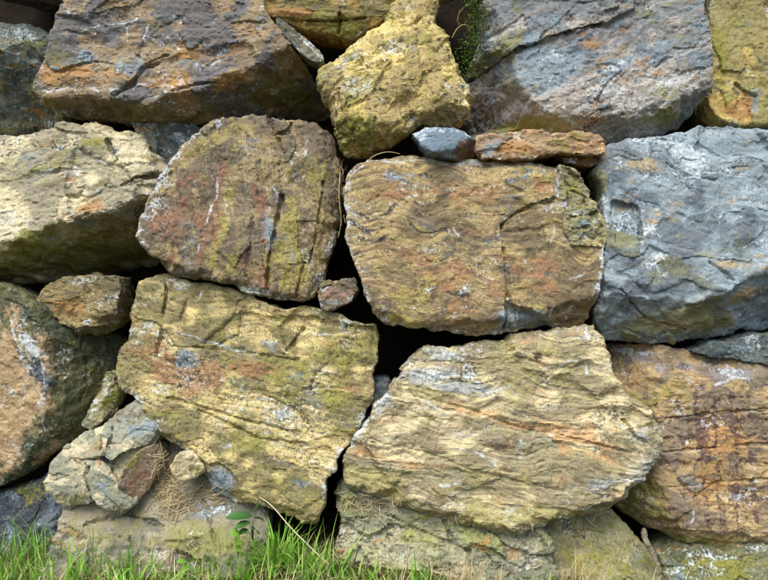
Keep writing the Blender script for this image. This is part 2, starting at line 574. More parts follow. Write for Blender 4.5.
build_stone('boulder', 'long brown slab boulder streaked rust orange with crossing white veins, top left', 'boulder', GB,
    [(128, 112, 84), (98, 98, 98), (104, 84, 62)], dict(band=0.5, speck=0.1, tint=dict(Rust=(160, 122, 72), Moss=(98, 94, 46))),
    o=[(-50, -110), (-60, -30), (0, -16), (52, -10), (60, -2), (59, 5), (55, 20), (53, 38), (48, 55), (43, 68), (37, 82), (36, 95), (42, 104), (60, 110), (90, 113), (120, 116),  # leftward overhang above the view is added to keep light off the corner gap
       (150, 118), (180, 116), (215, 110), (250, 101), (285, 98), (318, 94), (322, 80), (312, 65), (300, 52), (285, 38),
       (272, 22), (262, 7), (255, -35), (240, -110), (100, -130)],
    y=0.10, tilt=(0.03, 0.16), r=0.025, dep=0.55, lay=-8, strat=0.009, chip=0.014,
    folds=[([(30, 98), (90, 101), (150, 103), (192, 92), (262, 60), (300, 36)], 2.2)],
    cracks=[([(160, 62), (143, 70), (133, 84), (118, 97)], 0.016, 0.028), ([(146, 68), (150, 62), (166, 55)], 0.012, 0.02),
            ([(175, 92), (200, 84), (222, 82)], 0.010, 0.016)],
    plates=[([(55, 0), (90, 12), (88, 20), (60, 16)], -0.012, 0.012), ([(160, 60), (240, 40), (262, 60), (200, 78), (170, 84)], 0.014, 0.02)],
    veins=[[(46, 92), (62, 93), (75, 91), (84, 94), (96, 92), (104, 97)], [(75, 104), (79, 88), (83, 68), (91, 44), (94, 30)],
           [(83, 26), (100, 23), (118, 22), (136, 20)], [(116, 96), (119, 82), (119, 72)], [(125, 100), (138, 88), (155, 82)],
           [(128, 52), (126, 30), (136, 18)], [(144, 42), (148, 24)], [(160, 90), (166, 76)]],
    paint=[('rust', 70, 76, 34, 14, 0, 0.95), ('rust', 120, 78, 18, 16, 0, 0.7), ('rust', 172, 80, 34, 10, 0, 0.9), ('rust', 225, 78, 30, 9, -10, 0.6),
           ('rust', 180, 50, 22, 10, 0, 0.5), ('rust', 95, 30, 24, 10, 0, 0.4),
           ('blue', 135, 70, 20, 24, 0, 0.4), ('blue', 185, 62, 30, 10, 0, 0.55), ('blue', 240, 45, 18, 12, 0, 0.5), ('pale', 72, 13, 18, 5, 10, 0.7), ('pale', 119, 90, 8, 8, 0, 0.8),
           ('moss', 130, 110, 90, 9, 0, 0.8), ('moss', 275, 78, 50, 20, 0, 0.85), ('moss', 60, 105, 30, 6, 0, 0.7)])

build_stone('flat_stone', 'thin grey flake leaning behind the rust streaked slab boulder', 'stone', GS,
    [(98, 98, 80), (76, 78, 70), (120, 118, 98)], dict(band=0.5),
    o=[(277, 18), (289, 25), (306, 37), (319, 49), (323, 59), (317, 63), (306, 58), (289, 42), (276, 30)],
    y=0.16, tilt=(0.3, 0.3), r=0.012, dep=0.16, chip=0.008, lay=42, paint=[('pale', 300, 38, 20, 5, 40, 0.5)])

build_stone('flat_stone', 'flat orange stone with a short crack at the top edge', 'stone', GS,
    [(150, 122, 60), (122, 112, 62), (96, 84, 50)], dict(band=0.7),
    o=[(254, -85), (404, -85), (396, 5), (390, 13), (375, 22), (362, 31), (352, 36), (345, 35), (335, 31), (318, 29), (300, 24), (280, 18), (264, 11)],
    y=0.19, tilt=(0, 0.1), r=0.02, dep=0.4, lay=4, strat=0.012, folds=[([(262, 12), (330, 17), (385, 14)], 0.5)],
    cracks=[([(339, 5), (340, 20), (338, 32)], 0.012, 0.03), ([(300, 20), (340, 20), (366, 18)], 0.01, 0.02)],
    paint=[('rust', 290, 12, 35, 7, 0, 0.9), ('moss', 350, 26, 22, 10, 0, 0.7), ('moss', 320, 12, 20, 6, 0, 0.4)])

build_stone('boulder', 'rounded knobbly pale yellow boulder in the top row, no flat face', 'boulder', GB,
    [(186, 166, 98), (160, 142, 92), (196, 176, 130)], dict(band=0.15, speck=0.16, fleck=0.22, bump=1.3),
    o=[(318, 68), (323, 60), (336, 50), (349, 38), (364, 25), (378, 18), (387, 10), (391, -2), (396, -30), (410, -90), (480, -90), (484, -40), (448, -26), (439, 7), (446, 23), (451, 35),  # unseen top leans right, shaped to shade the gap beside it
       (456, 53), (459, 67), (466, 78), (471, 97), (471, 113), (463, 122), (453, 125), (436, 124), (423, 123), (409, 130), (399, 137),
       (384, 147), (366, 152), (346, 150), (339, 133), (333, 120), (326, 100), (319, 83)],
    y=0.02, tilt=(0.0, 0.38), r=0.06, dep=0.55, tp=0.2, lay=-50, strat=0.002, chip=0.034, csize=0.15, lump=0.03, rough=0.005,
    folds=[([(322, 82), (350, 118), (385, 128), (425, 110), (470, 108)], 1.4), ([(326, 98), (372, 60), (392, 20)][::-1], 0.18), ([(440, 10), (446, 70), (470, 120)][::-1], 0.5)],
    lumps=[(400, 110, 14, 0.05), (440, 95, 14, -0.03), (412, 100, 9, 0.03)],
    paint=[('rust', 428, 82, 20, 16, -30, 0.35), ('pale', 360, 90, 30, 26, 0, 0.6), ('pale', 345, 60, 24, 14, -30, 0.55), ('pale', 400, 40, 26, 20, 0, 0.4), ('blue', 350, 60, 20, 12, -30, 0.3),
           ('moss', 355, 135, 30, 16, 0, 0.8), ('moss', 430, 40, 14, 30, 0, 0.5), ('dark', 400, 115, 8, 8, 0, 0.6), ('blue', 466, 85, 7, 10, 0, 0.6)],
    bias={'moss': 0.12, 'pale': 0.08}, rim=0.1)

build_stone('boulder', 'large pinkish brown boulder with blue-grey patches and a slanting crack, top right', 'boulder', GB,
    [(142, 138, 130), (116, 124, 128), (138, 114, 82)], dict(band=0.45, speck=0.12, fleck=0.18),
    o=[(492, -100), (486, 5), (484, 25), (480, 45), (473, 60), (469, 76), (472, 97), (477, 118), (484, 133), (500, 135), (512, 131), (545, 130),
       (580, 131), (600, 136), (612, 138), (645, 135), (672, 128), (690, 120), (700, 110), (711, 95), (716, 78), (716, 60), (713, 33), (709, 5),
       (712, -30), (700, -110), (600, -120)],
    y=0.08, tilt=(0.02, 0.14), r=0.035, dep=0.6, lay=-24, strat=0.006, chip=0.016, csize=0.18,
    folds=[([(505, 40), (514, 75), (528, 102), (560, 119), (600, 119), (650, 112), (690, 92), (720, 74)], 1.7)],
    plates=[([(470, 50), (512, 56), (514, 84), (528, 100), (520, 120), (470, 120)], 0.05, 0.02), ([(512, 53), (545, 40), (600, 24), (640, 5), (640, -60), (480, -60), (484, 45)], -0.022, 0.012)],
    cracks=[([(478, 62), (512, 53), (545, 40), (570, 32), (602, 23)], 0.010, 0.03)],
    veins=[[(560, 110), (575, 113)], [(668, 82), (690, 72), (712, 56)]],
    paint=[('blue', 545, 66, 34, 30, -20, 1.1), ('blue', 590, 90, 60, 16, -30, 0.45), ('blue', 660, 60, 40, 20, -20, 0.45), ('blue', 530, 80, 14, 18, 0, 0.8), ('blue', 620, 64, 26, 11, -30, 0.8), ('blue', 612, 88, 14, 10, 0, 0.6), ('blue', 702, 62, 14, 14, 0, 0.8),
           ('blue', 700, 32, 10, 16, 0, 0.6), ('blue', 488, 30, 8, 26, 0, 0.7), ('blue', 640, 48, 16, 8, 0, 0.6), ('blue', 556, 22, 8, 12, 0, 0.7),
           ('pale', 560, 52, 10, 5, 0, 0.8), ('pale', 620, 64, 20, 6, -30, 0.6), ('pale', 706, 58, 10, 7, 0, 0.7), ('pale', 500, 30, 14, 20, 0, 0.3), ('pale', 700, 22, 14, 12, 0, 0.4),
           ('moss', 655, 92, 26, 14, 0, 0.8), ('moss', 640, 112, 70, 14, 0, 0.6), ('moss', 530, 122, 50, 10, 0, 0.8), ('rust', 500, 70, 18, 14, 0, 0.4), ('dark', 498, 105, 22, 22, 0, 0.35),
           ('rust', 600, 40, 60, 16, -20, 0.25), ('rust', 560, 95, 20, 10, 0, 0.35)])

build_stone('boulder', 'smooth ochre yellow stone with green edge at the top right corner', 'boulder', GB,
    [(164, 144, 80), (136, 128, 80), (156, 116, 66)], dict(band=0.25, speck=0.07, fleck=0.08, bump=0.6),
    o=[(714, -110), (722, -40), (716, 5), (713, 40), (716, 60), (715, 80), (712, 95), (716, 112), (725, 121), (745, 125), (790, 128), (860, 120), (880, 30), (850, -100)],
    y=0.17, tilt=(-0.1, 0.1), dep=0.5, lay=80, strat=0.005, chip=0.012, folds=[([(727, 130), (724, 60), (722, 0)][::-1], 0.5)],
    cracks=[([(736, 84), (744, 94), (754, 98)], 0.008, 0.02)],
    paint=[('rust', 738, 108, 16, 14, 0, 0.8), ('moss', 722, 60, 8, 60, 0, 0.7), ('blue', 752, 100, 8, 26, 0, 0.6), ('moss', 735, 20, 18, 10, 0, 0.5), ('rust', 742, 62, 22, 6, 0, 0.4)])

# ------------------------------------------------------------------ second row
build_stone('boulder', 'large tan overhanging boulder with deep shaded underside at the left edge', 'boulder', GB,
    [(182, 172, 136), (152, 146, 120), (132, 116, 88)], dict(band=0.4, fleck=0.2),
    o=[(-130, 140), (-50, 130), (8, 130), (30, 125), (50, 118), (83, 117), (103, 125), (117, 126), (129, 129), (137, 140), (147, 150), (155, 163),
       (154, 187), (149, 203), (141, 218), (145, 240), (150, 262), (117, 271), (67, 276), (33, 279), (8, 282), (-60, 285), (-140, 260)],
    y=0.0, tilt=(0.05, 0.30), r=0.03, dep=0.6, lay=-22, strat=0.007, chip=0.018, csize=0.16,
    folds=[([(-60, 262), (8, 250), (28, 240), (52, 227), (88, 215), (106, 214), (128, 200), (150, 190)], 3.2), ([(98, 120), (118, 165), (140, 215)][::-1], 0.55)],
    plates=[([(66, 140), (80, 150), (98, 158), (112, 172), (108, 190), (90, 205), (70, 210), (62, 180)], 0.016, 0.014),
            ([(104, 124), (130, 126), (150, 165), (130, 178), (112, 160)], -0.02, 0.015)],
    cracks=[([(66, 194), (75, 196), (78, 190)], 0.008, 0.02), ([(98, 134), (104, 146), (112, 158), (106, 164)], 0.010, 0.028), ([(118, 184), (132, 176), (150, 172)], 0.012, 0.03)],
    veins=[[(64, 140), (80, 147), (92, 158), (106, 162)], [(62, 172), (70, 182), (78, 192), (104, 184)], [(66, 205), (72, 212)]],
    paint=[('pale', 80, 168, 26, 22, 20, 0.5), ('blue', 66, 150, 6, 14, 0, 0.5), ('blue', 106, 148, 8, 12, -30, 0.5), ('pale', 70, 206, 10, 8, 0, 0.5), ('moss', 86, 136, 14, 6, 0, 0.8),
           ('rust', 30, 170, 30, 50, 0, 0.18), ('rust', 90, 206, 30, 8, -10, 0.35), ('moss', 60, 250, 110, 26, -10, 0.9), ('blue', 35, 190, 24, 40, 0, 0.22)])

build_stone('stone', 'dark slate stone set back in the gap above two large boulders, left', 'stone', GS,
    [(84, 92, 84), (58, 66, 68), (110, 110, 90)], dict(band=0.4),
    o=[(132, 122), (162, 121), (192, 122), (198, 130), (185, 142), (176, 156), (166, 178), (156, 184), (146, 160), (136, 142)],
    y=0.17, tilt=(0.0, 0.1), dep=0.25, r=0.015, lay=10, plates=[([(156, 120), (200, 120), (190, 150), (158, 160)], 0.03, 0.01)],
    paint=[('blue', 172, 135, 14, 14, 0, 0.7), ('moss', 145, 135, 12, 12, 0, 0.5)])

build_stone('boulder', 'brown boulder with purple rust stains and thin white scratches, left of centre', 'boulder', GB,
    [(138, 122, 84), (112, 102, 80), (102, 78, 66)], dict(band=0.5, speck=0.16, fleck=0.15, tint=dict(Rust=(124, 90, 66), Moss=(142, 132, 68))),
    o=[(141, 222), (146, 204), (155, 182), (167, 160), (180, 143), (197, 128), (213, 117), (233, 113), (252, 112), (266, 113), (276, 118), (298, 115),
       (317, 120), (330, 130), (335, 143), (337, 157), (338, 173), (339, 190), (337, 216), (332, 240), (327, 260), (321, 283), (313, 296), (299, 302),
       (279, 298), (256, 293), (247, 291), (230, 283), (207, 280), (180, 276), (167, 268), (157, 256), (143, 246), (137, 235)],
    y=-0.01, tilt=(0.02, 0.14), r=0.04, dep=0.6, lay=82, strat=0.004, sfreq=22, chip=0.010, csize=0.16,
    folds=[([(262, 105), (272, 200), (266, 300)][::-1], 0.14), ([(318, 120), (325, 200), (306, 300)][::-1], 0.7), ([(130, 240), (170, 262), (210, 274), (300, 296)], 1.2)],
    cracks=[([(281, 195), (276, 225), (270, 262), (268, 292)], 0.013, 0.030), ([(266, 112), (275, 135), (283, 150)], 0.010, 0.02),
            ([(290, 118), (288, 128), (276, 131)], 0.009, 0.018), ([(322, 180), (318, 230), (310, 262)], 0.010, 0.02), ([(305, 262), (300, 280), (296, 298)], 0.01, 0.02)],
    veins=[[(200, 250), (207, 225), (213, 200), (218, 178)], [(150, 195), (165, 165), (180, 146)], [(218, 200), (228, 214)], [(226, 200), (232, 222)], [(240, 178), (251, 184)], [(270, 185), (279, 200)],
           [(145, 228), (143, 214), (152, 203)], [(185, 250), (192, 228)]],
    paint=[('rust', 175, 226, 34, 20, 0, 0.9), ('rust', 200, 182, 30, 10, 0, 0.5), ('rust', 235, 250, 24, 26, 0, 0.55), ('rust', 215, 232, 8, 26, 10, 0.6), ('rust', 262, 210, 10, 40, 0, 0.5),
           ('pale', 298, 175, 10, 10, 0, 0.6), ('pale', 240, 150, 22, 14, 0, 0.22), ('blue', 258, 150, 30, 12, 0, 0.35), ('blue', 272, 228, 12, 16, 0, 0.45), ('blue', 245, 185, 16, 16, 0, 0.3),
           ('moss', 225, 215, 9, 45, 8, 0.7), ('moss', 300, 265, 22, 36, 0, 0.75), ('moss', 245, 270, 30, 12, 20, 0.6), ('moss', 310, 180, 14, 40, 0, 0.45), ('moss', 200, 145, 30, 12, -30, 0.5),
           ('pale', 150, 214, 6, 18, 15, 0.7), ('pale', 210, 122, 30, 5, -15, 0.5)], rim=0.6,
    lines=[('rust', [(170, 262), (176, 230), (184, 200)], 6, 0.8), ('rust', [(200, 270), (206, 236), (216, 196), (226, 150)], 5, 0.7), ('dark', [(246, 280), (250, 240), (256, 190), (258, 160)], 3, 0.6), ('moss', [(214, 268), (220, 232), (232, 190)], 5, 0.8),
           ('dark', [(184, 262), (190, 230), (196, 205)], 2.5, 0.5), ('rust', [(262, 286), (266, 250), (262, 210)], 5, 0.7), ('moss', [(288, 290), (294, 250), (292, 200)], 8, 0.8)])

# the block in the middle with its broken corner
kb = dict(y=-0.06, tilt=(0.02, 0.12), dep=0.62, lay=3)
km, kloc = stone_mesh(
    o=[(346, 190), (347, 176), (353, 167), (369, 158), (396, 155), (436, 155), (456, 158), (489, 157), (512, 155), (535, 160), (553, 163), (562, 167), (566, 190),
       (569, 206), (573, 224), (577, 240), (605, 242), (604, 260), (600, 290), (595, 316), (588, 330), (565, 331), (555, 326), (540, 328), (520, 332), (500, 334), (469, 335),
       (443, 330), (409, 326), (386, 323), (373, 313), (368, 296), (361, 270), (353, 256), (348, 243), (347, 213)],
    r=0.016, wave=(0.030, 20.0, 0.5), warp=(0.03, 4.0), strat=0.004, sfreq=34, chip=0.0065, csize=0.14, lump=0.008, rough=0.003,
    folds=[([(340, 165), (400, 163), (470, 165), (540, 166), (566, 174)][::-1], 0.9), ([(342, 250), (364, 296), (378, 314), (420, 322), (520, 318), (545, 310)], 1.1), ([(571, 160), (566, 240), (590, 330)][::-1], 0.10)],
    plates=[([(503, 232), (560, 222), (604, 240), (604, 330), (506, 332)], 0.007, 0.008), ([(508, 304), (530, 312), (552, 322), (552, 336), (500, 336)], 0.05, 0.02),
            ([(516, 175), (555, 172), (560, 198), (530, 206), (512, 190)], -0.012, 0.012)],
    cracks=[([(502, 225), (504, 250), (508, 280), (506, 330)], 0.008, 0.020), ([(502, 225), (512, 216), (520, 212), (532, 205), (556, 198)], 0.009, 0.020), ([(565, 170), (566, 206), (571, 238)], 0.007, 0.016)],
    veins=[[(348, 182), (356, 168), (372, 161), (396, 159), (440, 159), (458, 162), (490, 161), (528, 163), (556, 168), (563, 185)], [(507, 262), (508, 300), (510, 330)], [(570, 322), (574, 296)],
           [(530, 207), (552, 200), (563, 190)], [(568, 280), (584, 274), (602, 260)], [(556, 224), (552, 242)], [(452, 226), (460, 236)], [(366, 300), (372, 276)], [(553, 318), (556, 306)]],
    paint=[('rust', 470, 190, 60, 18, 0, 0.42), ('rust', 440, 270, 60, 30, 10, 0.35), ('rust', 540, 270, 36, 36, 0, 0.55), ('rust', 540, 185, 20, 14, 0, 0.5), ('rust', 365, 235, 14, 40, 0, 0.3),
           ('moss', 420, 250, 60, 40, 0, 0.35), ('moss', 410, 300, 40, 20, 20, 0.35), ('blue', 400, 180, 40, 14, 0, 0.42), ('blue', 510, 200, 14, 20, 0, 0.4), ('pale', 420, 185, 50, 22, 0, 0.25),
           ('pale', 366, 290, 5, 22, -15, 0.75), ('pale', 512, 318, 14, 12, 0, 0.95), ('blue', 524, 320, 26, 14, 0, 0.85), ('moss', 400, 320, 30, 6, 10, 0.9), ('pale', 470, 255, 14, 10, 0, 0.35),
           ('blue', 560, 236, 20, 8, 0, 0.55), ('pale', 585, 272, 22, 6, -25, 0.5)], bias={'rust': 0.02, 'moss': 0.02}, rim=0.7,
    lines=[('dark', [(352, 222), (368, 232), (385, 226), (398, 212), (410, 206), (424, 214), (436, 228), (450, 232)], 2, 0.75), ('dark', [(356, 212), (372, 220), (388, 212), (402, 200), (416, 202), (430, 214), (446, 220), (470, 214)], 1.6, 0.65),
           ('dark', [(360, 238), (376, 242), (392, 232), (406, 222), (420, 230), (436, 244)], 1.6, 0.65), ('rust', [(352, 200), (380, 196), (420, 190), (470, 192), (500, 186)], 4, 0.6), ('dark', [(420, 172), (450, 182), (480, 188)], 1.6, 0.55),
           ('dark', [(380, 270), (420, 262), (460, 268), (500, 260)], 2, 0.45), ('dark', [(390, 296), (430, 288), (470, 296)], 2, 0.45)], **kb)
K_PAL = [(152, 134, 90), (128, 114, 82), (104, 82, 66)]
k_root = link('boulder', km, rock_material('centre_rock', K_PAL, 41, band=0.75, speck=0.14, fleck=0.16, tint=dict(Rust=(146, 110, 74), Moss=(158, 142, 80))), None, kloc)
tag(k_root, 'broad flat faced ochre boulder with wavy folded layers and a broken grey right corner', 'boulder', GB)
CORNER = rock_material('broken_corner_rock', [(164, 152, 106), (140, 136, 100), (120, 104, 74)], 43, band=0.35, fleck=0.2)
me, loc = stone_mesh(o=[(560, 165), (575, 168), (585, 178), (591, 193), (601, 209), (608, 226), (607, 246), (590, 246), (570, 246), (563, 225), (558, 200)],
    y=-0.026, tilt=(0.12, 0.14), r=0.012, dep=0.5, tp=0.05, chip=0.020, csize=0.085, lump=0.012, rough=0.004, lay=20, res=0.005, strat=0.004, origin=np.array(kloc),
    folds=[([(592, 250), (588, 210), (566, 170)], 0.35)],
    plates=[([(565, 166), (588, 180), (588, 200), (568, 203)], 0.022, 0.008), ([(590, 212), (606, 212), (606, 240), (592, 238)], 0.016, 0.008), ([(571, 219), (589, 216), (589, 227), (572, 230)], -0.006, 0.006)],
    cracks=[([(564, 204), (580, 205), (592, 197)], 0.006, 0.020), ([(569, 218), (588, 215), (602, 211)], 0.006, 0.018), ([(571, 230), (590, 227), (597, 240)], 0.006, 0.016), ([(590, 214), (591, 228)], 0.005, 0.014)],
    veins=[[(571, 217), (588, 213), (594, 226), (604, 238)], [(573, 231), (588, 228)]], paint=[('pale', 582, 236, 14, 5, 0, 0.7), ('pale', 598, 220, 8, 8, 0, 0.6), ('moss', 576, 186, 14, 16, 0, 0.7), ('moss', 584, 210, 14, 5, 0, 0.4), ('blue', 576, 212, 12, 6, 0, 0.6), ('blue', 582, 224, 12, 5, 0, 0.5)])
link('broken_corner', me, CORNER, k_root)['label'] = 'green-grey splintered upper right corner'

build_stone('boulder', 'big blue-grey boulder with white patches and jutting lower ledge, right edge', 'boulder', GB,
    [(118, 132, 138), (96, 108, 116), (138, 138, 120)], dict(band=0.4, speck=0.06, fleck=0.12, bump=0.75, tint=dict(Rust=(150, 132, 96), Moss=(118, 116, 76))),
    o=[(609, 150), (612, 142), (622, 138), (645, 135), (665, 133), (685, 128), (712, 122), (739, 122), (770, 127), (850, 140), (880, 240), (850, 330), (759, 332), (719, 338), (692, 342),
       (652, 344), (614, 341), (606, 325), (601, 300), (603, 276), (606, 243), (608, 213), (607, 183), (602, 168)],
    y=-0.03, tilt=(-0.03, 0.16), r=0.028, dep=0.62, lay=12, warp=(0.06, 2.5), strat=0.009, sfreq=11, chip=0.015, csize=0.28, rough=0.003,
    folds=[([(590, 268), (612, 288), (645, 298), (683, 304), (700, 298), (731, 284), (765, 268), (850, 260)], 1.0), ([(590, 190), (640, 140), (690, 140), (760, 132)][::-1], 0.35), ([(611, 130), (612, 220), (606, 300)], 0.9)],
    plates=[([(634, 210), (641, 240), (680, 250), (720, 262), (735, 284), (700, 290), (690, 280), (650, 292), (615, 270), (610, 220)], -0.012, 0.014),
            ([(616, 200), (638, 206), (640, 240), (630, 246), (614, 244)], 0.025, 0.012), ([(712, 122), (760, 122), (780, 150), (730, 156), (704, 146)], 0.02, 0.015),
            ([(682, 303), (705, 290), (722, 288), (732, 284), (722, 300), (700, 306)], -0.03, 0.02)],
    cracks=[([(640, 205), (642, 225), (640, 244)], 0.008, 0.02), ([(672, 160), (690, 172), (720, 178)], 0.009, 0.016), ([(618, 290), (650, 320), (690, 330)], 0.01, 0.018), ([(706, 262), (728, 280), (734, 285)], 0.009, 0.016)],
    veins=[[(640, 206), (643, 228), (641, 246)], [(700, 142), (696, 152)], [(736, 252), (752, 244)], [(614, 176), (618, 200), (614, 226)], [(672, 150), (684, 165), (706, 175)]],
    paint=[('pale', 690, 148, 26, 12, 30, 0.75), ('pale', 700, 160, 12, 10, 0, 0.6), ('pale', 655, 230, 16, 10, 0, 0.75), ('pale', 662, 268, 16, 20, 0, 0.7), ('pale', 725, 215, 24, 12, 0, 0.45),
           ('pale', 625, 165, 18, 20, 0, 0.4), ('pale', 640, 180, 16, 14, 0, 0.45), ('rust', 652, 162, 16, 8, 0, 0.7), ('rust', 670, 215, 24, 12, -20, 0.55), ('rust', 650, 255, 16, 16, 0, 0.5), ('rust', 728, 264, 18, 6, 5, 0.95),
           ('rust', 740, 295, 26, 10, -20, 0.6), ('rust', 690, 322, 50, 10, 0, 0.45), ('moss', 690, 320, 90, 22, -5, 0.9), ('moss', 625, 225, 20, 30, 0, 0.5), ('moss', 650, 160, 26, 10, 0, 0.5), ('moss', 632, 330, 34, 10, 0, 0.8), ('moss', 632, 236, 12, 14, 0, 0.5),
           ('moss', 604, 180, 7, 24, 0, 0.9), ('rust', 600, 190, 5, 16, 0, 0.8)], bias={'pale': 0.0, 'rust': -0.22, 'moss': -0.08}, rim=0.5)

build_stone('flat_stone', 'thin orange tan slab lying on the broad flat faced boulder', 'stone', GS,
    [(182, 150, 104), (160, 136, 102), (150, 110, 70)], dict(band=0.5, fleck=0.12),
    o=[(475, 139), (495, 135), (512, 133), (530, 130), (540, 131), (560, 132), (575, 133), (600, 133), (606, 140), (607, 152), (590, 153), (560, 151), (535, 156), (505, 158), (482, 159), (477, 150)],
    y=-0.02, tilt=(0.06, 0.10), r=0.010, dep=0.42, tp=0.06, lay=-3, strat=0.010, sfreq=40, chip=0.012, csize=0.10,
    paint=[('rust', 515, 148, 24, 8, 0, 0.9), ('rust', 590, 140, 20, 8, 0, 0.4), ('pale', 500, 138, 30, 5, 0, 0.45), ('blue', 486, 150, 10, 6, 0, 0.5), ('pale', 545, 136, 30, 5, 0, 0.3)])

build_stone('flat_stone', 'dark brown split slab in the shade under the orange slab', 'stone', GS,
    [(112, 84, 54), (84, 66, 48), (130, 96, 56)], dict(band=0.6),
    o=[(556, 155), (575, 153), (600, 153), (604, 157), (602, 164), (585, 166), (566, 162)],
    y=0.05, tilt=(0, 0.0), r=0.006, dep=0.25, tp=0.02, lay=2, chip=0.006, strat=0.008, sfreq=60, res=0.005)

build_stone('stone', 'blue-grey wedge with a brown right face perched on the flat faced boulder', 'stone', GS,
    [(112, 130, 142), (92, 110, 122), (140, 152, 158)], dict(band=0.3, fleck=0.12, tint=dict(Rust=(110, 78, 46))),
    o=[(413, 133), (426, 126), (440, 124), (456, 125), (466, 131), (475, 138), (477, 157), (462, 159), (440, 155), (428, 154), (420, 144)],
    y=-0.05, tilt=(0.0, 0.55), r=0.003, dep=0.28, lay=-6, chip=0.008, csize=0.12, lump=0.0, rough=0.0015, strat=0.003, res=0.005,
    folds=[([(422, 148), (432, 152), (448, 150), (462, 142), (476, 136)], 1.4), ([(446, 125), (456, 127), (470, 140)][::-1], 0.3)],
    paint=[('rust', 468, 151, 20, 14, -30, 1.3), ('pale', 445, 128, 22, 4, 0, 0.5), ('pale', 420, 134, 8, 5, 0, 0.5)])

# ------------------------------------------------------------------ third row
build_stone('stone', 'small rounded olive brown stone plugging the gap at left', 'stone', GS,
    [(126, 112, 72), (104, 96, 66), (92, 74, 52)], dict(band=0.25, speck=0.16, fleck=0.15),
    o=[(40, 300), (45, 285), (60, 277), (80, 275), (100, 275), (115, 278), (118, 293), (117, 313), (113, 323), (101, 332), (90, 337), (77, 333), (63, 325), (50, 316), (42, 308)],
    y=0.03, tilt=(0.05, 0.2), r=0.03, dep=0.35, lay=15, chip=0.018, csize=0.11, folds=[([(40, 318), (75, 328), (118, 310)], 1.2)],
    paint=[('rust', 70, 305, 26, 12, 20, 0.5), ('pale', 88, 322, 6, 5, 0, 0.8), ('pale', 80, 280, 30, 6, 0, 0.4), ('moss', 95, 300, 20, 18, 0, 0.4)])

build_stone('boulder', 'tall boulder with an orange face and dark green right flank, lower left edge', 'boulder', GB,
    [(88, 88, 58), (70, 76, 56), (100, 94, 62)], dict(band=0.3, speck=0.12, fleck=0.08, tint=dict(Rust=(168, 142, 104), Blue=(60, 74, 86))),
    o=[(-120, 270), (-50, 276), (8, 287), (20, 298), (37, 309), (46, 322), (67, 331), (90, 340), (100, 356), (104, 370), (97, 386), (84, 416), (64, 443), (43, 457), (10, 482), (-60, 512), (-130, 480)],
    y=-0.06, tilt=(0.02, 0.03), r=0.025, dep=0.6, lay=50, strat=0.004, chip=0.010, csize=0.17,
    folds=[([(14, 276), (40, 330), (47, 372), (47, 400), (42, 436), (4, 486)][::-1], 1.5)],
    cracks=[([(66, 345), (72, 380), (66, 410)], 0.008, 0.012)],
    veins=[[(8, 320), (14, 336), (22, 352), (34, 366), (44, 372)], [(46, 385), (42, 396), (45, 412), (42, 430)], [(10, 420), (24, 412), (40, 406)], [(36, 352), (44, 366), (45, 384)]],
    paint=[('rust', 6, 400, 44, 76, 0, 0.95), ('rust', -60, 400, 60, 120, 0, 1.0), ('pale', 30, 345, 26, 7, 48, 0.8), ('pale', 20, 455, 36, 8, -40, 0.4), ('blue', 38, 372, 9, 24, -15, 0.95), ('pale', 26, 358, 12, 12, 30, 0.55), ('pale', 42, 398, 5, 16, 0, 0.7), ('pale', 14, 440, 22, 22, 0, 0.3),
           ('rust', 40, 338, 16, 14, 0, 0.45), ('blue', 20, 312, 14, 12, 0, 0.5), ('dark', 30, 330, 16, 16, 0, 0.4), ('moss', 82, 370, 22, 40, 20, 0.4), ('dark', 60, 420, 18, 30, 35, 0.3)], rim=0.1)

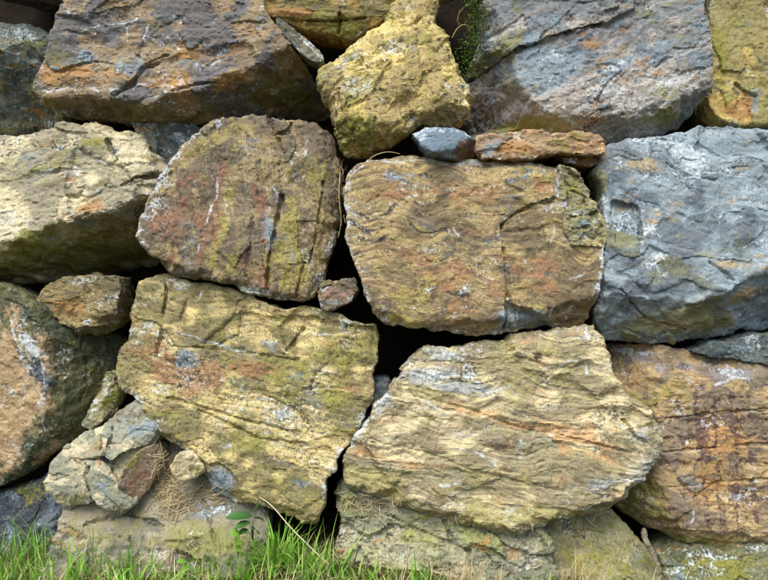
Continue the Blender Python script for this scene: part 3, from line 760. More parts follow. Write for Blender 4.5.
build_stone('boulder', 'large yellow ochre boulder with greenish stains and a blue-grey chip low down', 'boulder', GB,
    [(176, 160, 106), (132, 124, 80), (112, 96, 70)], dict(band=0.62, speck=0.17, fleck=0.17, tint=dict(Rust=(138, 104, 70), Moss=(128, 124, 58))),
    o=[(119, 300), (122, 281), (133, 276), (157, 273), (180, 280), (207, 285), (233, 292), (256, 299), (283, 309), (299, 305), (323, 313), (343, 317), (356, 325), (374, 327), (377, 340), (375, 366),
       (373, 385), (370, 406), (360, 423), (353, 443), (341, 449), (335, 466), (327, 473), (326, 496), (316, 518), (299, 514), (283, 510), (256, 497), (238, 499), (217, 490), (203, 470), (187, 451), (167, 440),
       (150, 423), (140, 403), (120, 393), (112, 385), (107, 370), (108, 356), (116, 340), (118, 323)],
    y=-0.10, tilt=(0.0, 0.24), r=0.032, dep=0.65, lay=13, warp=(0.04, 3.0), strat=0.012, sfreq=15, chip=0.014, csize=0.22,
    folds=[([(157, 265), (152, 330), (142, 380), (150, 430)], 0.30), ([(120, 400), (165, 425), (205, 455), (230, 480), (330, 510)], 0.9), ([(370, 320), (366, 400), (318, 520)][::-1], 0.5)],
    plates=[([(200, 345), (250, 352), (300, 368), (374, 370), (378, 330), (300, 318), (230, 315)], 0.014, 0.016), ([(298, 304), (376, 326), (376, 352), (340, 350), (300, 342), (284, 352), (276, 330)], 0.022, 0.016),
            ([(203, 458), (225, 462), (240, 475), (242, 500), (215, 494), (200, 475)], 0.022, 0.012), ([(152, 270), (160, 300), (158, 330), (142, 380), (104, 372), (116, 280)], 0.025, 0.015)],
    cracks=[([(157, 285), (156, 318), (152, 345), (146, 372)], 0.012, 0.026), ([(300, 330), (290, 345), (282, 356)], 0.010, 0.022), ([(190, 348), (230, 350), (262, 356), (296, 362)], 0.009, 0.016),
            ([(168, 398), (205, 408), (250, 420), (300, 432)], 0.009, 0.014), ([(180, 300), (176, 320)], 0.010, 0.016), ([(200, 410), (260, 436), (330, 446)], 0.01, 0.014)],
    veins=[[(196, 292), (190, 300), (176, 302)], [(163, 278), (175, 276)], [(225, 290), (232, 302)], [(152, 420), (164, 430), (170, 442)], [(280, 346), (300, 334), (322, 334), (350, 336)], [(168, 330), (200, 340), (240, 350)]],
    paint=[('rust', 195, 372, 40, 20, 5, 0.95), ('rust', 250, 370, 40, 14, 0, 0.9), ('rust', 220, 330, 60, 10, 5, 0.5), ('dark', 180, 360, 16, 10, 0, 0.4), ('rust', 205, 305, 30, 12, 10, 0.5), ('rust', 290, 375, 30, 12, 0, 0.3), ('blue', 182, 360, 16, 12, 0, 0.6), ('blue', 222, 478, 17, 17, 30, 1.1),
           ('blue', 270, 350, 10, 16, 0, 0.35), ('pale', 170, 285, 16, 8, 0, 0.5), ('pale', 285, 412, 10, 8, 0, 0.7), ('pale', 160, 425, 10, 14, 40, 0.5), ('pale', 230, 495, 14, 4, 20, 0.6), ('pale', 352, 322, 20, 4, 10, 0.6), ('pale', 343, 327, 7, 6, 0, 0.6),
           ('moss', 345, 350, 34, 26, 0, 0.9), ('moss', 330, 390, 40, 24, 0, 0.55), ('moss', 280, 440, 60, 14, 10, 0.65), ('moss', 170, 395, 26, 10, 10, 0.7), ('moss', 175, 415, 20, 12, 30, 0.7), ('moss', 290, 320, 30, 12, 0, 0.6),
           ('dark', 290, 405, 20, 14, 0, 0.35), ('dark', 200, 398, 14, 8, 0, 0.3)], bias={'moss': 0.08, 'rust': -0.05}, rim=0.45)

build_stone('boulder', 'wide layered yellow boulder with slanting wavy ridges, bottom centre right', 'boulder', GB,
    [(180, 167, 128), (150, 142, 106), (132, 114, 92)], dict(band=0.8, speck=0.08, fleck=0.14, tint=dict(Rust=(178, 142, 96), Moss=(148, 140, 88), Blue=(146, 150, 146))),
    o=[(346, 453), (360, 430), (376, 409), (396, 385), (413, 361), (426, 351), (443, 350), (463, 350), (490, 345), (512, 343), (532, 333), (560, 331), (589, 327), (602, 328), (610, 340), (614, 356), (618, 371),
       (627, 385), (632, 398), (646, 406), (659, 423), (665, 440), (664, 456), (652, 466), (642, 480), (629, 493), (612, 511), (596, 516), (572, 515), (552, 518), (532, 526), (512, 531), (497, 531), (480, 526),
       (453, 521), (423, 511), (396, 505), (370, 497), (350, 491), (344, 473)],
    y=-0.14, tilt=(0.0, 0.22), r=0.035, dep=0.7, lay=9, warp=(0.07, 2.6), strat=0.022, sfreq=20, chip=0.011, csize=0.18,
    folds=[([(345, 480), (400, 492), (450, 508), (510, 520), (560, 508), (620, 492), (660, 452)], 1.3), ([(340, 450), (400, 380), (430, 345)], -0.0), ([(600, 320), (632, 390), (668, 440)][::-1], 0.5), ([(420, 350), (500, 358), (580, 345), (605, 335)][::-1], 0.5)],
    plates=[([(500, 330), (600, 325), (625, 385), (600, 400), (570, 380), (530, 372)], -0.02, 0.03), ([(344, 440), (372, 452), (380, 470), (400, 480), (396, 506), (344, 495)], 0.02, 0.02)],
    cracks=[([(420, 398), (470, 410), (520, 428), (580, 440), (630, 452)], 0.010, 0.008), ([(370, 440), (420, 450), (480, 470), (560, 488)], 0.010, 0.007), ([(624, 420), (634, 436), (646, 442)], 0.01, 0.02)],
    veins=[[(450, 448), (470, 450), (482, 456)], [(438, 482), (452, 484), (462, 482)], [(560, 368), (585, 360), (588, 376)], [(620, 425), (632, 440)], [(480, 395), (510, 388)]],
    paint=[('rust', 460, 408, 60, 7, 10, 0.55), ('rust', 560, 432, 70, 7, 10, 0.5), ('rust', 430, 470, 60, 8, 12, 0.5), ('rust', 520, 470, 80, 7, 8, 0.4), ('rust', 590, 455, 40, 6, 10, 0.4), ('rust', 530, 400, 40, 6, 10, 0.4),
           ('blue', 470, 388, 40, 7, 8, 0.8), ('blue', 500, 440, 60, 6, 10, 0.55), ('blue', 440, 372, 40, 12, -10, 0.7), ('blue', 600, 480, 40, 8, -10, 0.45), ('blue', 645, 470, 16, 20, 40, 0.6), ('blue', 560, 410, 40, 6, 10, 0.4),
           ('pale', 450, 358, 30, 6, 0, 0.55), ('pale', 580, 368, 18, 10, 0, 0.5), ('pale', 640, 430, 20, 14, 0, 0.5), ('pale', 460, 450, 24, 5, 0, 0.5), ('dark', 541, 358, 5, 5, 0, 1.0), ('dark', 450, 452, 20, 6, 10, 0.3),
           ('moss', 540, 510, 100, 12, 0, 0.8), ('moss', 385, 485, 40, 16, 20, 0.7), ('moss', 520, 350, 40, 12, 0, 0.5), ('moss', 570, 350, 40, 16, 0, 0.45)], bias={'moss': 0.05}, rim=0.5)

build_stone('boulder', 'square rusty brown boulder with a fine dark grid of cracks, bottom right', 'boulder', GB,
    [(156, 134, 92), (132, 118, 96), (108, 88, 78)], dict(band=0.5, speck=0.1, fleck=0.14, tint=dict(Rust=(164, 126, 76), Dark=(78, 56, 52), Moss=(126, 122, 60), Blue=(122, 122, 124))),
    o=[(622, 360), (632, 351), (650, 347), (672, 349), (699, 354), (729, 360), (770, 362), (850, 366), (880, 450), (850, 545), (759, 543), (720, 549), (690, 548), (660, 537), (640, 527), (622, 510),
       (626, 480), (634, 440), (632, 400), (624, 375)],
    y=-0.05, tilt=(0.0, 0.12), r=0.03, dep=0.65, lay=2, warp=(0.025, 5.0), strat=0.005, sfreq=28, chip=0.011, csize=0.12,
    folds=[([(664, 440), (660, 480), (668, 505), (690, 524), (759, 530), (850, 528)][::-1][::-1], 0.0), ([(668, 430), (664, 490), (684, 522), (712, 532), (850, 534)], -0.0), ([(664, 400), (655, 460), (664, 500), (690, 540)], 1.3),
           ([(670, 520), (700, 528), (760, 532), (850, 530)], 0.8), ([(610, 376), (650, 380), (700, 384), (780, 380)][::-1], 0.55)],
    cracks=[([(668, 420), (720, 414), (770, 410)], 0.008, 0.012), ([(664, 452), (710, 448), (770, 444)], 0.008, 0.012), ([(668, 486), (720, 482), (770, 478)], 0.008, 0.010), ([(690, 410), (694, 460), (692, 520)], 0.008, 0.012),
            ([(716, 414), (720, 470), (716, 526)], 0.008, 0.012), ([(740, 410), (742, 470), (744, 520)], 0.008, 0.010)],
    veins=[[(720, 386), (740, 378), (760, 380)], [(690, 520), (692, 500), (689, 480)], [(683, 440), (686, 430)]],
    paint=[('rust', 715, 460, 60, 50, 0, 0.55), ('rust', 735, 445, 30, 16, 0, 0.75), ('dark', 750, 420, 26, 10, 0, 0.75), ('dark', 706, 430, 6, 40, 0, 0.6), ('dark', 730, 480, 6, 40, 0, 0.5), ('dark', 745, 500, 26, 6, 0, 0.6), ('dark', 690, 470, 26, 5, 0, 0.5),
           ('blue', 680, 365, 40, 10, 5, 0.65), ('blue', 735, 375, 30, 8, 5, 0.8), ('pale', 740, 372, 30, 7, 5, 0.75), ('pale', 705, 385, 26, 12, 0, 0.4), ('pale', 650, 356, 26, 6, 0, 0.5), ('moss', 670, 395, 30, 24, 0, 0.55), ('moss', 645, 500, 24, 40, 0, 0.9), ('moss', 710, 540, 60, 8, 0, 0.8),
           ('pale', 690, 400, 20, 20, 0, 0.3)], rim=0.1, lines=[('dark', [(664, 418), (700, 422), (730, 416), (780, 420)], 3.5, 0.81), ('dark', [(662, 438), (720, 436), (780, 440)], 2.5, 0.68), ('dark', [(660, 462), (710, 458), (780, 463)], 3, 0.77),
        ('dark', [(662, 486), (720, 490), (780, 484)], 2.5, 0.73), ('dark', [(668, 506), (720, 504), (780, 508)], 2.5, 0.63), ('dark', [(680, 400), (684, 450), (680, 510)], 2.5, 0.63), ('dark', [(698, 395), (700, 450), (703, 522)], 3.5, 0.77),
        ('dark', [(718, 400), (716, 460), (720, 524)], 3, 0.77), ('dark', [(734, 396), (737, 460), (733, 524)], 3, 0.73), ('dark', [(752, 396), (750, 450), (754, 520)], 3.5, 0.77)])

build_stone('flat_stone', 'dark slate sliver squeezed under the big blue-grey boulder', 'stone', GS,
    [(76, 88, 86), (58, 68, 70), (96, 104, 92)], dict(band=0.5),
    o=[(696, 351), (712, 345), (735, 340), (762, 335), (820, 332), (830, 358), (760, 362), (725, 358)], y=0.02, tilt=(0, 0.2), r=0.012, dep=0.35, lay=-10, chip=0.012, csize=0.10,
    paint=[('blue', 740, 346, 30, 7, -10, 0.6)])

build_stone('stone', 'small pinkish brown stone caught in the dark gap at the centre', 'stone', GS,
    [(128, 104, 82), (104, 92, 76), (92, 70, 58)], dict(band=0.2, speck=0.14),
    o=[(318, 294), (323, 282), (336, 280), (354, 279), (358, 290), (352, 300), (346, 304), (330, 310), (321, 308)],
    y=0.0, tilt=(0.1, 0.25), r=0.014, dep=0.2, lay=20, chip=0.012, csize=0.07, res=0.005, paint=[('pale', 322, 288, 7, 6, 0, 0.5), ('moss', 340, 298, 12, 6, 0, 0.4)])

build_stone('stone', 'pale blue-white stone deep in the gap beside the layered boulder', 'stone', GS,
    [(132, 142, 146), (90, 102, 104), (170, 176, 176)], dict(band=0.2, fleck=0.25),
    o=[(366, 384), (376, 378), (388, 379), (393, 388), (388, 398), (378, 403), (368, 398)], y=0.10, tilt=(0.1, 0.3), r=0.012, dep=0.2, chip=0.012, csize=0.07, res=0.005,
    paint=[('pale', 382, 384, 8, 6, 0, 0.7)])

build_stone('flat_stone', 'narrow upright grey-green slab between the green flanked and fractured boulders', 'stone', GS,
    [(128, 122, 86), (104, 104, 80), (150, 146, 112)], dict(band=0.4),
    o=[(83, 424), (87, 411), (96, 391), (104, 373), (111, 379), (115, 394), (109, 410), (102, 420), (92, 429)],
    y=0.02, tilt=(0.1, 0.15), r=0.010, dep=0.3, lay=-62, chip=0.010, csize=0.08, res=0.005, folds=[([(108, 375), (104, 400), (96, 428)][::-1], 0.8)],
    paint=[('moss', 108, 400, 7, 20, 20, 0.7), ('pale', 98, 396, 8, 20, 25, 0.4)])

# fractured boulder: blocks that still hold together
V_MAT = rock_material('fractured_rock', [(172, 162, 128), (136, 138, 118), (150, 130, 96)], 61, band=0.25, speck=0.1, fleck=0.16, tint=dict(Rust=(150, 116, 78), Moss=(136, 136, 88)))
vm, vloc = stone_mesh(o=[(50, 478), (54, 462), (66, 447), (80, 437), (90, 432), (107, 419), (124, 406), (144, 405), (149, 419), (156, 432), (150, 446), (144, 466), (138, 486), (137, 502), (124, 512), (112, 509), (97, 500), (83, 502), (68, 510), (60, 500), (53, 487)],
    y=-0.17, tilt=(0.10, 0.22), r=0.014, dep=0.4, tp=0.06, lump=0.006, chip=0.014, csize=0.13, rough=0.002, lay=32, strat=0.003, res=0.005,
    folds=[([(150, 432), (137, 449), (112, 461), (104, 458), (82, 458), (60, 452)], 0.55), ([(54, 490), (84, 494), (112, 503), (140, 505)], 0.8), ([(128, 440), (122, 462), (124, 486), (140, 510)][::-1], 0.35)],
    plates=[([(104, 459), (112, 462), (123, 454), (147, 447), (156, 430), (144, 405), (124, 406), (112, 427)], -0.022, 0.008), ([(82, 459), (83, 445), (91, 438), (104, 430), (105, 458)], -0.010, 0.007),
            ([(87, 476), (91, 466), (112, 463), (122, 482), (138, 502), (124, 512), (112, 509), (97, 499)], -0.014, 0.008), ([(112, 464), (124, 455), (138, 450), (128, 464), (122, 480)], 0.020, 0.008)],
    cracks=[([(104, 432), (106, 444), (103, 459)], 0.007, 0.030), ([(82, 459), (103, 459), (112, 463), (122, 454), (140, 449)], 0.007, 0.030), ([(90, 465), (86, 476), (94, 492), (97, 500)], 0.007, 0.028), ([(112, 463), (118, 474), (123, 484)], 0.006, 0.025)],
    veins=[[(106, 445), (104, 458)], [(113, 464), (118, 474)]],
    paint=[('blue', 70, 472, 14, 14, 0, 0.4), ('moss', 78, 494, 18, 8, 0, 0.6), ('rust', 94, 451, 12, 8, 0, 0.6), ('pale', 130, 416, 18, 9, -30, 0.4), ('blue', 138, 434, 18, 10, -20, 0.8), ('blue', 106, 482, 12, 10, 30, 0.4), ('rust', 104, 496, 12, 5, 20, 0.5),
           ('pale', 130, 503, 10, 4, 30, 0.5), ('moss', 118, 504, 14, 6, 20, 0.6), ('moss', 124, 462, 10, 8, 0, 0.5)], rim=0.35)
v_root = tag(link('boulder', vm, V_MAT, None, vloc), 'angular fractured grey boulder split by cracks, one face reddish brown', 'boulder', GB)
me, loc = stone_mesh(o=[(123, 484), (128, 466), (138, 452), (150, 446), (157, 454), (154, 474), (147, 488), (138, 501)], y=-0.165, tilt=(0.8, 0.05), r=0.008, dep=0.3, tp=0.03, chip=0.006, csize=0.1, lump=0.005, rough=0.002, strat=0.002, res=0.005,
    origin=np.array(vloc), paint=[('rust', 140, 480, 16, 20, 25, 0.8), ('moss', 134, 462, 10, 14, 25, 0.8), ('pale', 132, 470, 3, 10, 25, 0.5)], rim=0.1)
link('block', me, rock_material('reddish_block_rock', [(124, 108, 84), (100, 96, 78), (92, 74, 62)], 67, band=0.2, tint=dict(Rust=(124, 94, 72))), v_root)['label'] = 'reddish brown triangular block'

# ------------------------------------------------------------------ foot of the wall
build_stone('boulder', 'low dusty pale grey boulder at the grass, carrying straw litter, lower left', 'boulder', GB,
    [(136, 128, 106), (112, 110, 94), (104, 98, 76)], dict(band=0.3, speck=0.12, fleck=0.14, tint=dict(Rust=(150, 122, 78), Moss=(122, 120, 66))),
    o=[(64, 545), (68, 506), (97, 498), (135, 498), (152, 470), (160, 446), (172, 448), (200, 472), (225, 488), (255, 498), (268, 522), (270, 600), (240, 620), (80, 620), (60, 600)],
    y=-0.13, tilt=(0.0, 0.55), r=0.025, dep=0.5, lay=5, strat=0.012, chip=0.042, csize=0.17, lump=0.03, rough=0.007,
    cracks=[([(90, 520), (130, 512), (170, 524)], 0.01, 0.02), ([(200, 500), (214, 520), (226, 550)], 0.01, 0.02)],
    folds=[([(60, 545), (120, 530), (200, 520), (230, 516), (275, 525)], -0.25), ([(150, 470), (205, 506), (262, 512)], -0.15)],
    paint=[('blue', 205, 512, 26, 8, 0, 0.6), ('pale', 215, 508, 30, 8, 0, 0.55), ('blue', 150, 500, 10, 18, 20, 0.5), ('rust', 100, 530, 26, 16, 0, 0.45), ('moss', 110, 520, 40, 16, 0, 0.55), ('moss', 210, 535, 50, 16, 0, 0.7), ('dark', 180, 545, 40, 12, 0, 0.2)], rim=0.05)

build_stone('pebble', 'small rounded tan pebble beside the straw on the dusty boulder', 'stone', GS,
    [(184, 170, 132), (164, 152, 120), (190, 178, 146)], dict(band=0.1, speck=0.06, fleck=0.08, bump=0.6),
    o=[(170, 466), (175, 456), (186, 452), (194, 456), (202, 467), (202, 475), (195, 479), (187, 481), (177, 479)],
    y=-0.19, tilt=(0.2, 0.3), r=0.03, dep=0.16, tp=0.25, chip=0.006, csize=0.08, strat=0.0, res=0.005, rim=0.0, folds=[([(172, 474), (186, 478), (204, 470)], 0.6), ([(190, 450), (186, 484)][::-1], 0.3)])

build_stone('boulder', 'dark blue-black slate stone in the shade at the lower left corner', 'boulder', GB,
    [(76, 86, 96), (46, 54, 62), (108, 112, 108)], dict(band=0.5, fleck=0.12, tint=dict(Dark=(30, 34, 40))),
    o=[(-80, 510), (-30, 498), (9, 494), (30, 484), (48, 477), (58, 494), (70, 512), (70, 545), (64, 580), (20, 600), (-40, 600), (-90, 580)],
    y=-0.05, tilt=(0.1, 0.4), r=0.02, dep=0.4, lay=-50, strat=0.008, chip=0.016, folds=[([(52, 470), (48, 510), (56, 560)][::-1], 0.9)],
    paint=[('dark', 32, 515, 8, 22, 30, 0.8), ('pale', 14, 500, 14, 5, -20, 0.4), ('moss', 16, 492, 20, 6, -20, 0.5), ('dark', 62, 525, 12, 24, 0, 0.7)])

build_stone('boulder', 'low lichen grey boulder with straw under the layered yellow boulder, bottom centre', 'boulder', GB,
    [(142, 138, 110), (118, 120, 96), (106, 106, 80)], dict(band=0.2, speck=0.14, fleck=0.16, tint=dict(Moss=(134, 138, 78))),
    o=[(336, 545), (338, 510), (343, 494), (356, 486), (400, 490), (450, 505), (500, 515), (540, 524), (552, 545), (556, 600), (540, 625), (340, 625), (330, 600)],
    y=-0.17, tilt=(0.0, 0.5), r=0.03, dep=0.5, lay=10, strat=0.012, chip=0.042, csize=0.17, lump=0.03, rough=0.007,
    cracks=[([(380, 515), (420, 530), (470, 548)], 0.01, 0.02), ([(440, 510), (452, 540)], 0.01, 0.02)],
    paint=[('moss', 430, 540, 80, 30, 0, 0.5), ('pale', 400, 520, 40, 12, 10, 0.3), ('rust', 470, 545, 30, 12, 0, 0.3), ('blue', 520, 550, 30, 10, 20, 0.5), ('moss', 350, 520, 16, 26, 0, 0.5)], rim=0.0)

build_stone('boulder', 'olive grey sloping stone at the grass beside the pale stick, bottom right', 'boulder', GB,
    [(136, 130, 92), (112, 110, 80), (98, 94, 64)], dict(band=0.25, speck=0.12, fleck=0.12),
    o=[(528, 560), (538, 532), (560, 517), (598, 508), (616, 516), (636, 538), (656, 562), (672, 600), (660, 625), (530, 625)],
    y=-0.10, tilt=(0.1, 0.5), r=0.03, dep=0.45, lay=45, strat=0.007, chip=0.014, csize=0.12, folds=[([(600, 500), (618, 540), (650, 600)][::-1], 0.25)],
    paint=[('moss', 590, 550, 50, 24, 0, 0.5), ('pale', 615, 530, 14, 12, 40, 0.4), ('blue', 635, 555, 16, 8, 40, 0.4)], rim=0.1)

build_stone('boulder', 'low mossy stone in the grass under the rusty boulder, bottom right corner', 'boulder', GB,
    [(96, 98, 68), (80, 84, 60), (108, 106, 78)], dict(band=0.2, speck=0.12, fleck=0.10),
    o=[(662, 590), (666, 562), (688, 549), (725, 553), (780, 548), (840, 546), (860, 600), (850, 630), (670, 630)],
    y=-0.12, tilt=(0.0, 0.5), r=0.03, dep=0.4, paint=[('moss', 710, 566, 60, 14, 0, 0.7)], rim=0.0)
# ------------------------------------------------------------------ ground and the earth behind the stones
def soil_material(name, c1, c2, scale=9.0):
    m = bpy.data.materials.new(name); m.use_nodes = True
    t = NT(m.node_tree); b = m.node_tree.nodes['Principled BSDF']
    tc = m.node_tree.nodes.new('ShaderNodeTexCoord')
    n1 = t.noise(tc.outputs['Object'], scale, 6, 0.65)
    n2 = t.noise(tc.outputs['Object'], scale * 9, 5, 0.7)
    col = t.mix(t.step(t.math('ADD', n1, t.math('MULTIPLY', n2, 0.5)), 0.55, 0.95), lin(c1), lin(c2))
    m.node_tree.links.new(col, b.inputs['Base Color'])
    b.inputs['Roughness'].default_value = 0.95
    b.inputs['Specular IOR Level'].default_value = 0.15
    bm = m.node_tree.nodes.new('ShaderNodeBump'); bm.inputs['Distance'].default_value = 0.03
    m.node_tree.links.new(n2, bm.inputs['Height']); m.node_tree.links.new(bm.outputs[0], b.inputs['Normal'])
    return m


def sheet(name, xs, ys, fn, mat):
    X, Y = np.meshgrid(np.array(xs, float), np.array(ys, float), indexing='ij')
    P = fn(X.ravel(), Y.ravel())
    nx, ny = X.shape
    q = [[i * ny + j, (i + 1) * ny + j, (i + 1) * ny + j + 1, i * ny + j + 1] for i in range(nx - 1) for j in range(ny - 1)]
    return link(name, quad_mesh(name, P, np.array(q)), mat)


def spread(near, far, step):
    a = list(np.arange(0, near, step)); v, s = near, step
    while v < far:
        a.append(v); s *= 1.5; v += s
    a.append(far)
    return a


ax = spread(2.4, 900, 0.06)
gx_ = sorted(set([-v for v in ax] + ax))
gy_ = sorted(set([-v for v in spread(1.2, 900, 0.06)] + list(np.arange(0, 0.6, 0.06)) + [0.66]))


def ground_fn(X, Y):
    p = np.stack([X, Y, 0 * X], 1)
    near = np.exp(-(X ** 2 + Y ** 2) / 16.0)
    z = (0.035 * fbm(p * 2.2, 4, 300)) * near + 0.075 - 0.05 * np.clip(-Y, 0, 2) - 0.10 * np.clip((X - 0.1) / 0.9, 0, 1)
    return np.stack([X, Y, z], 1)


g = sheet('ground', gx_, gy_, ground_fn, soil_material('ground_soil', (70, 60, 42), (96, 92, 50)))
g['kind'] = 'structure'

TOPZ = wz(-105, 0.2)
bu = sorted(set([-v for v in spread(3.0, 900, 0.08)] + spread(3.0, 900, 0.08)))
bv = list(np.linspace(0, 1, 44)) + [1.1, 1.3, 1.8, 3, 6, 15, 50, 200, 900]


def bank_fn(U, V):
    p = np.stack([U, V * 3.0, 0 * U], 1)
    n = 0.09 * fbm(p * 3.0, 4, 410) * np.exp(-(U / 8.0) ** 2)
    c = np.clip(V, 0, 1)
    y = 0.56 + 0.12 * c + n + np.where(V > 1, V - 1, 0)
    z = -0.15 + c * (TOPZ + 0.1) + np.where(V > 1, 0.02 * np.minimum(V - 1, 4), 0)
    return np.stack([U, y, z], 1)


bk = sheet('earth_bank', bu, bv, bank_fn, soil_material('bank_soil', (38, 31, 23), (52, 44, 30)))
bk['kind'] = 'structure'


def ground_z(x, y):
    return ground_fn(np.array([x]), np.array([y]))[0, 2]


# ------------------------------------------------------------------ grass, straw, moss
def leaf_material(name, cols, transl=0.35, rough=0.6):
    m = bpy.data.materials.new(name); m.use_nodes = True
    nt = m.node_tree; t = NT(nt); b = nt.nodes['Principled BSDF']
    rmp = nt.nodes.new('ShaderNodeValToRGB')
    while len(rmp.color_ramp.elements) < len(cols):
        rmp.color_ramp.elements.new(0.5)
    for k, c in enumerate(cols):
        rmp.color_ramp.elements[k].position = k / max(1, len(cols) - 1)
        rmp.color_ramp.elements[k].color = lin(c)
    nt.links.new(t.attr('shade'), rmp.inputs[0])
    tr = nt.nodes.new('ShaderNodeBsdfTranslucent')
    mx = nt.nodes.new('ShaderNodeMixShader'); mx.inputs[0].default_value = transl
    nt.links.new(rmp.outputs[0], b.inputs['Base Color']); nt.links.new(rmp.outputs[0], tr.inputs['Color'])
    b.inputs['Roughness'].default_value = rough
    b.inputs['Specular IOR Level'].default_value = 0.3
    nt.links.new(b.outputs[0], mx.inputs[1]); nt.links.new(tr.outputs[0], mx.inputs[2])
    nt.links.new(mx.outputs[0], nt.nodes['Material Output'].inputs['Surface'])
    return m


def blades(name, roots, mat, seg=5):
    """roots: list of (root, heading, lean, length, width, bend, shade)"""
    P, Q, sh = [], [], []
    for root, head, lean, L, w, bend, shade in roots:
        d = Vector((math.cos(head), math.sin(head), 0)); side = Vector((-d.y, d.x, 0))
        p = Vector(root); a = lean; base = len(P)
        tw = random.uniform(-0.6, 0.6)
        for k in range(seg + 1):
            f = k / seg
            ww = w * (1 - f ** 1.6) * 0.5 + w * 0.04
            s2 = (side * math.cos(tw) + d * math.sin(tw))
            P.append(tuple(p - s2 * ww)); P.append(tuple(p + s2 * ww)); sh += [shade, shade]
            p = p + (d * math.sin(a) + Vector((0, 0, math.cos(a)))) * (L / seg)
            a += bend / seg
        for k in range(seg):
            i = base + 2 * k
            Q.append((i, i + 1, i + 3, i + 2))
    me = quad_mesh(name, np.array(P), np.array(Q), {'shade': np.array(sh)})
    return link(name, me, mat)


GREEN = leaf_material('grass_green', [(46, 76, 22), (82, 128, 36), (124, 174, 54), (164, 196, 96)])
STRAW = leaf_material('straw', [(110, 92, 58), (158, 136, 92), (196, 178, 134), (214, 204, 172)], 0.2, 0.7)
roots = []


def scatter(n, x0, x1, ylo, yhi, lo, hi, w=0.0045, sh=(0, 1), leanmax=0.6):
    for _ in range(n):
        y = random.uniform(ylo, yhi)
        x = wx(random.uniform(x0, x1), y)
        L = random.uniform(lo, hi) * random.choice((0.7, 1, 1, 1.15))
        roots.append(((x, y, ground_z(x, y) - 0.01), random.uniform(0, 6.28), random.uniform(0, leanmax), L, w * random.uniform(0.7, 1.3), random.uniform(0.2, 1.3), random.uniform(*sh)))


def clumps(n, x0, x1, ylo, yhi, lo, hi, per=(8, 22), w=0.006, sh=(0, 1)):
    for _ in range(n):
        cx, cy = random.uniform(x0, x1), random.uniform(ylo, yhi)
        k = random.uniform(0.6, 1.2); s0 = random.uniform(*sh)
        for _ in range(random.randint(*per)):
            y = cy + random.gauss(0, 0.018); x = wx(cx, cy) + random.gauss(0, 0.022)
            roots.append(((x, y, ground_z(x, y) - 0.01), random.uniform(0, 6.28), abs(random.gauss(0, 0.45)), random.uniform(lo, hi) * k, w * random.choice((0.5, 0.7, 1.0, 1.3, 1.9)), random.uniform(-0.2, 2.0),
                          min(1, max(0, s0 + random.uniform(-0.25, 0.25)))))


clumps(28, -40, 130, -0.44, -0.22, 0.06, 0.19, sh=(0.3, 1))
clumps(20, 120, 215, -0.44, -0.24, 0.05, 0.14, sh=(0.2, 1))
clumps(22, 205, 345, -0.42, -0.22, 0.06, 0.20, sh=(0.2, 1))
clumps(8, 240, 300, -0.33, -0.24, 0.12, 0.24, sh=(0.4, 1))
clumps(22, 335, 560, -0.48, -0.30, 0.04, 0.12, per=(5, 14), sh=(0.3, 1))
clumps(7, 540, 665, -0.44, -0.28, 0.04, 0.09, per=(4, 10), w=0.004, sh=(0, 0.6))
clumps(22, 660, 830, -0.42, -0.22, 0.04, 0.11, per=(5, 14), sh=(0, 0.5))
scatter(160, -10, 70, -0.28, -0.18, 0.12, 0.26, w=0.005, sh=(0.1, 0.9))
scatter(500, -40, 830, -0.46, -0.22, 0.03, 0.07, w=0.005, leanmax=1.1)
scatter(700, -260, 1030, -1.0, -0.46, 0.05, 0.10)
g1 = blades('grass', roots, GREEN)
tag(g1, 'green grass growing along the foot of the boulder wall', 'grass', kind='stuff')

roots = []
scatter(800, -40, 345, -0.46, -0.20, 0.05, 0.16, w=0.0035, leanmax=1.2)
scatter(380, 335, 665, -0.50, -0.24, 0.05, 0.15, w=0.003, leanmax=1.2)
scatter(90, 448, 480, -0.36, -0.28, 0.08, 0.16, w=0.003, leanmax=0.7, sh=(0.2, 0.8))
scatter(90, 555, 590, -0.34, -0.22, 0.08, 0.18, w=0.003, leanmax=0.7, sh=(0.1, 0.7))
scatter(150, 655, 830, -0.46, -0.18, 0.05, 0.12, w=0.003, leanmax=1.2)
g2 = blades('dry_grass', roots, STRAW)
tag(g2, 'dry straw coloured grass mixed into the green at the wall foot', 'dry grass', kind='stuff')

bpy.context.view_layer.update()
DG = bpy.context.evaluated_depsgraph_get()


def hit(px, py):
    """point on the stones seen at this place of the wall face, found by a horizontal probe"""
    o = Vector((0, -DIST, EYE)); d = (Vector((wx(px, 0), 0, wz(py, 0))) - o).normalized()
    ok, loc, nor, *_ = scene.ray_cast(DG, o, d)
    return (loc, nor) if ok else (Vector((wx(px, 0), 0.1, wz(py, 0))), Vector((0, -1, 0)))


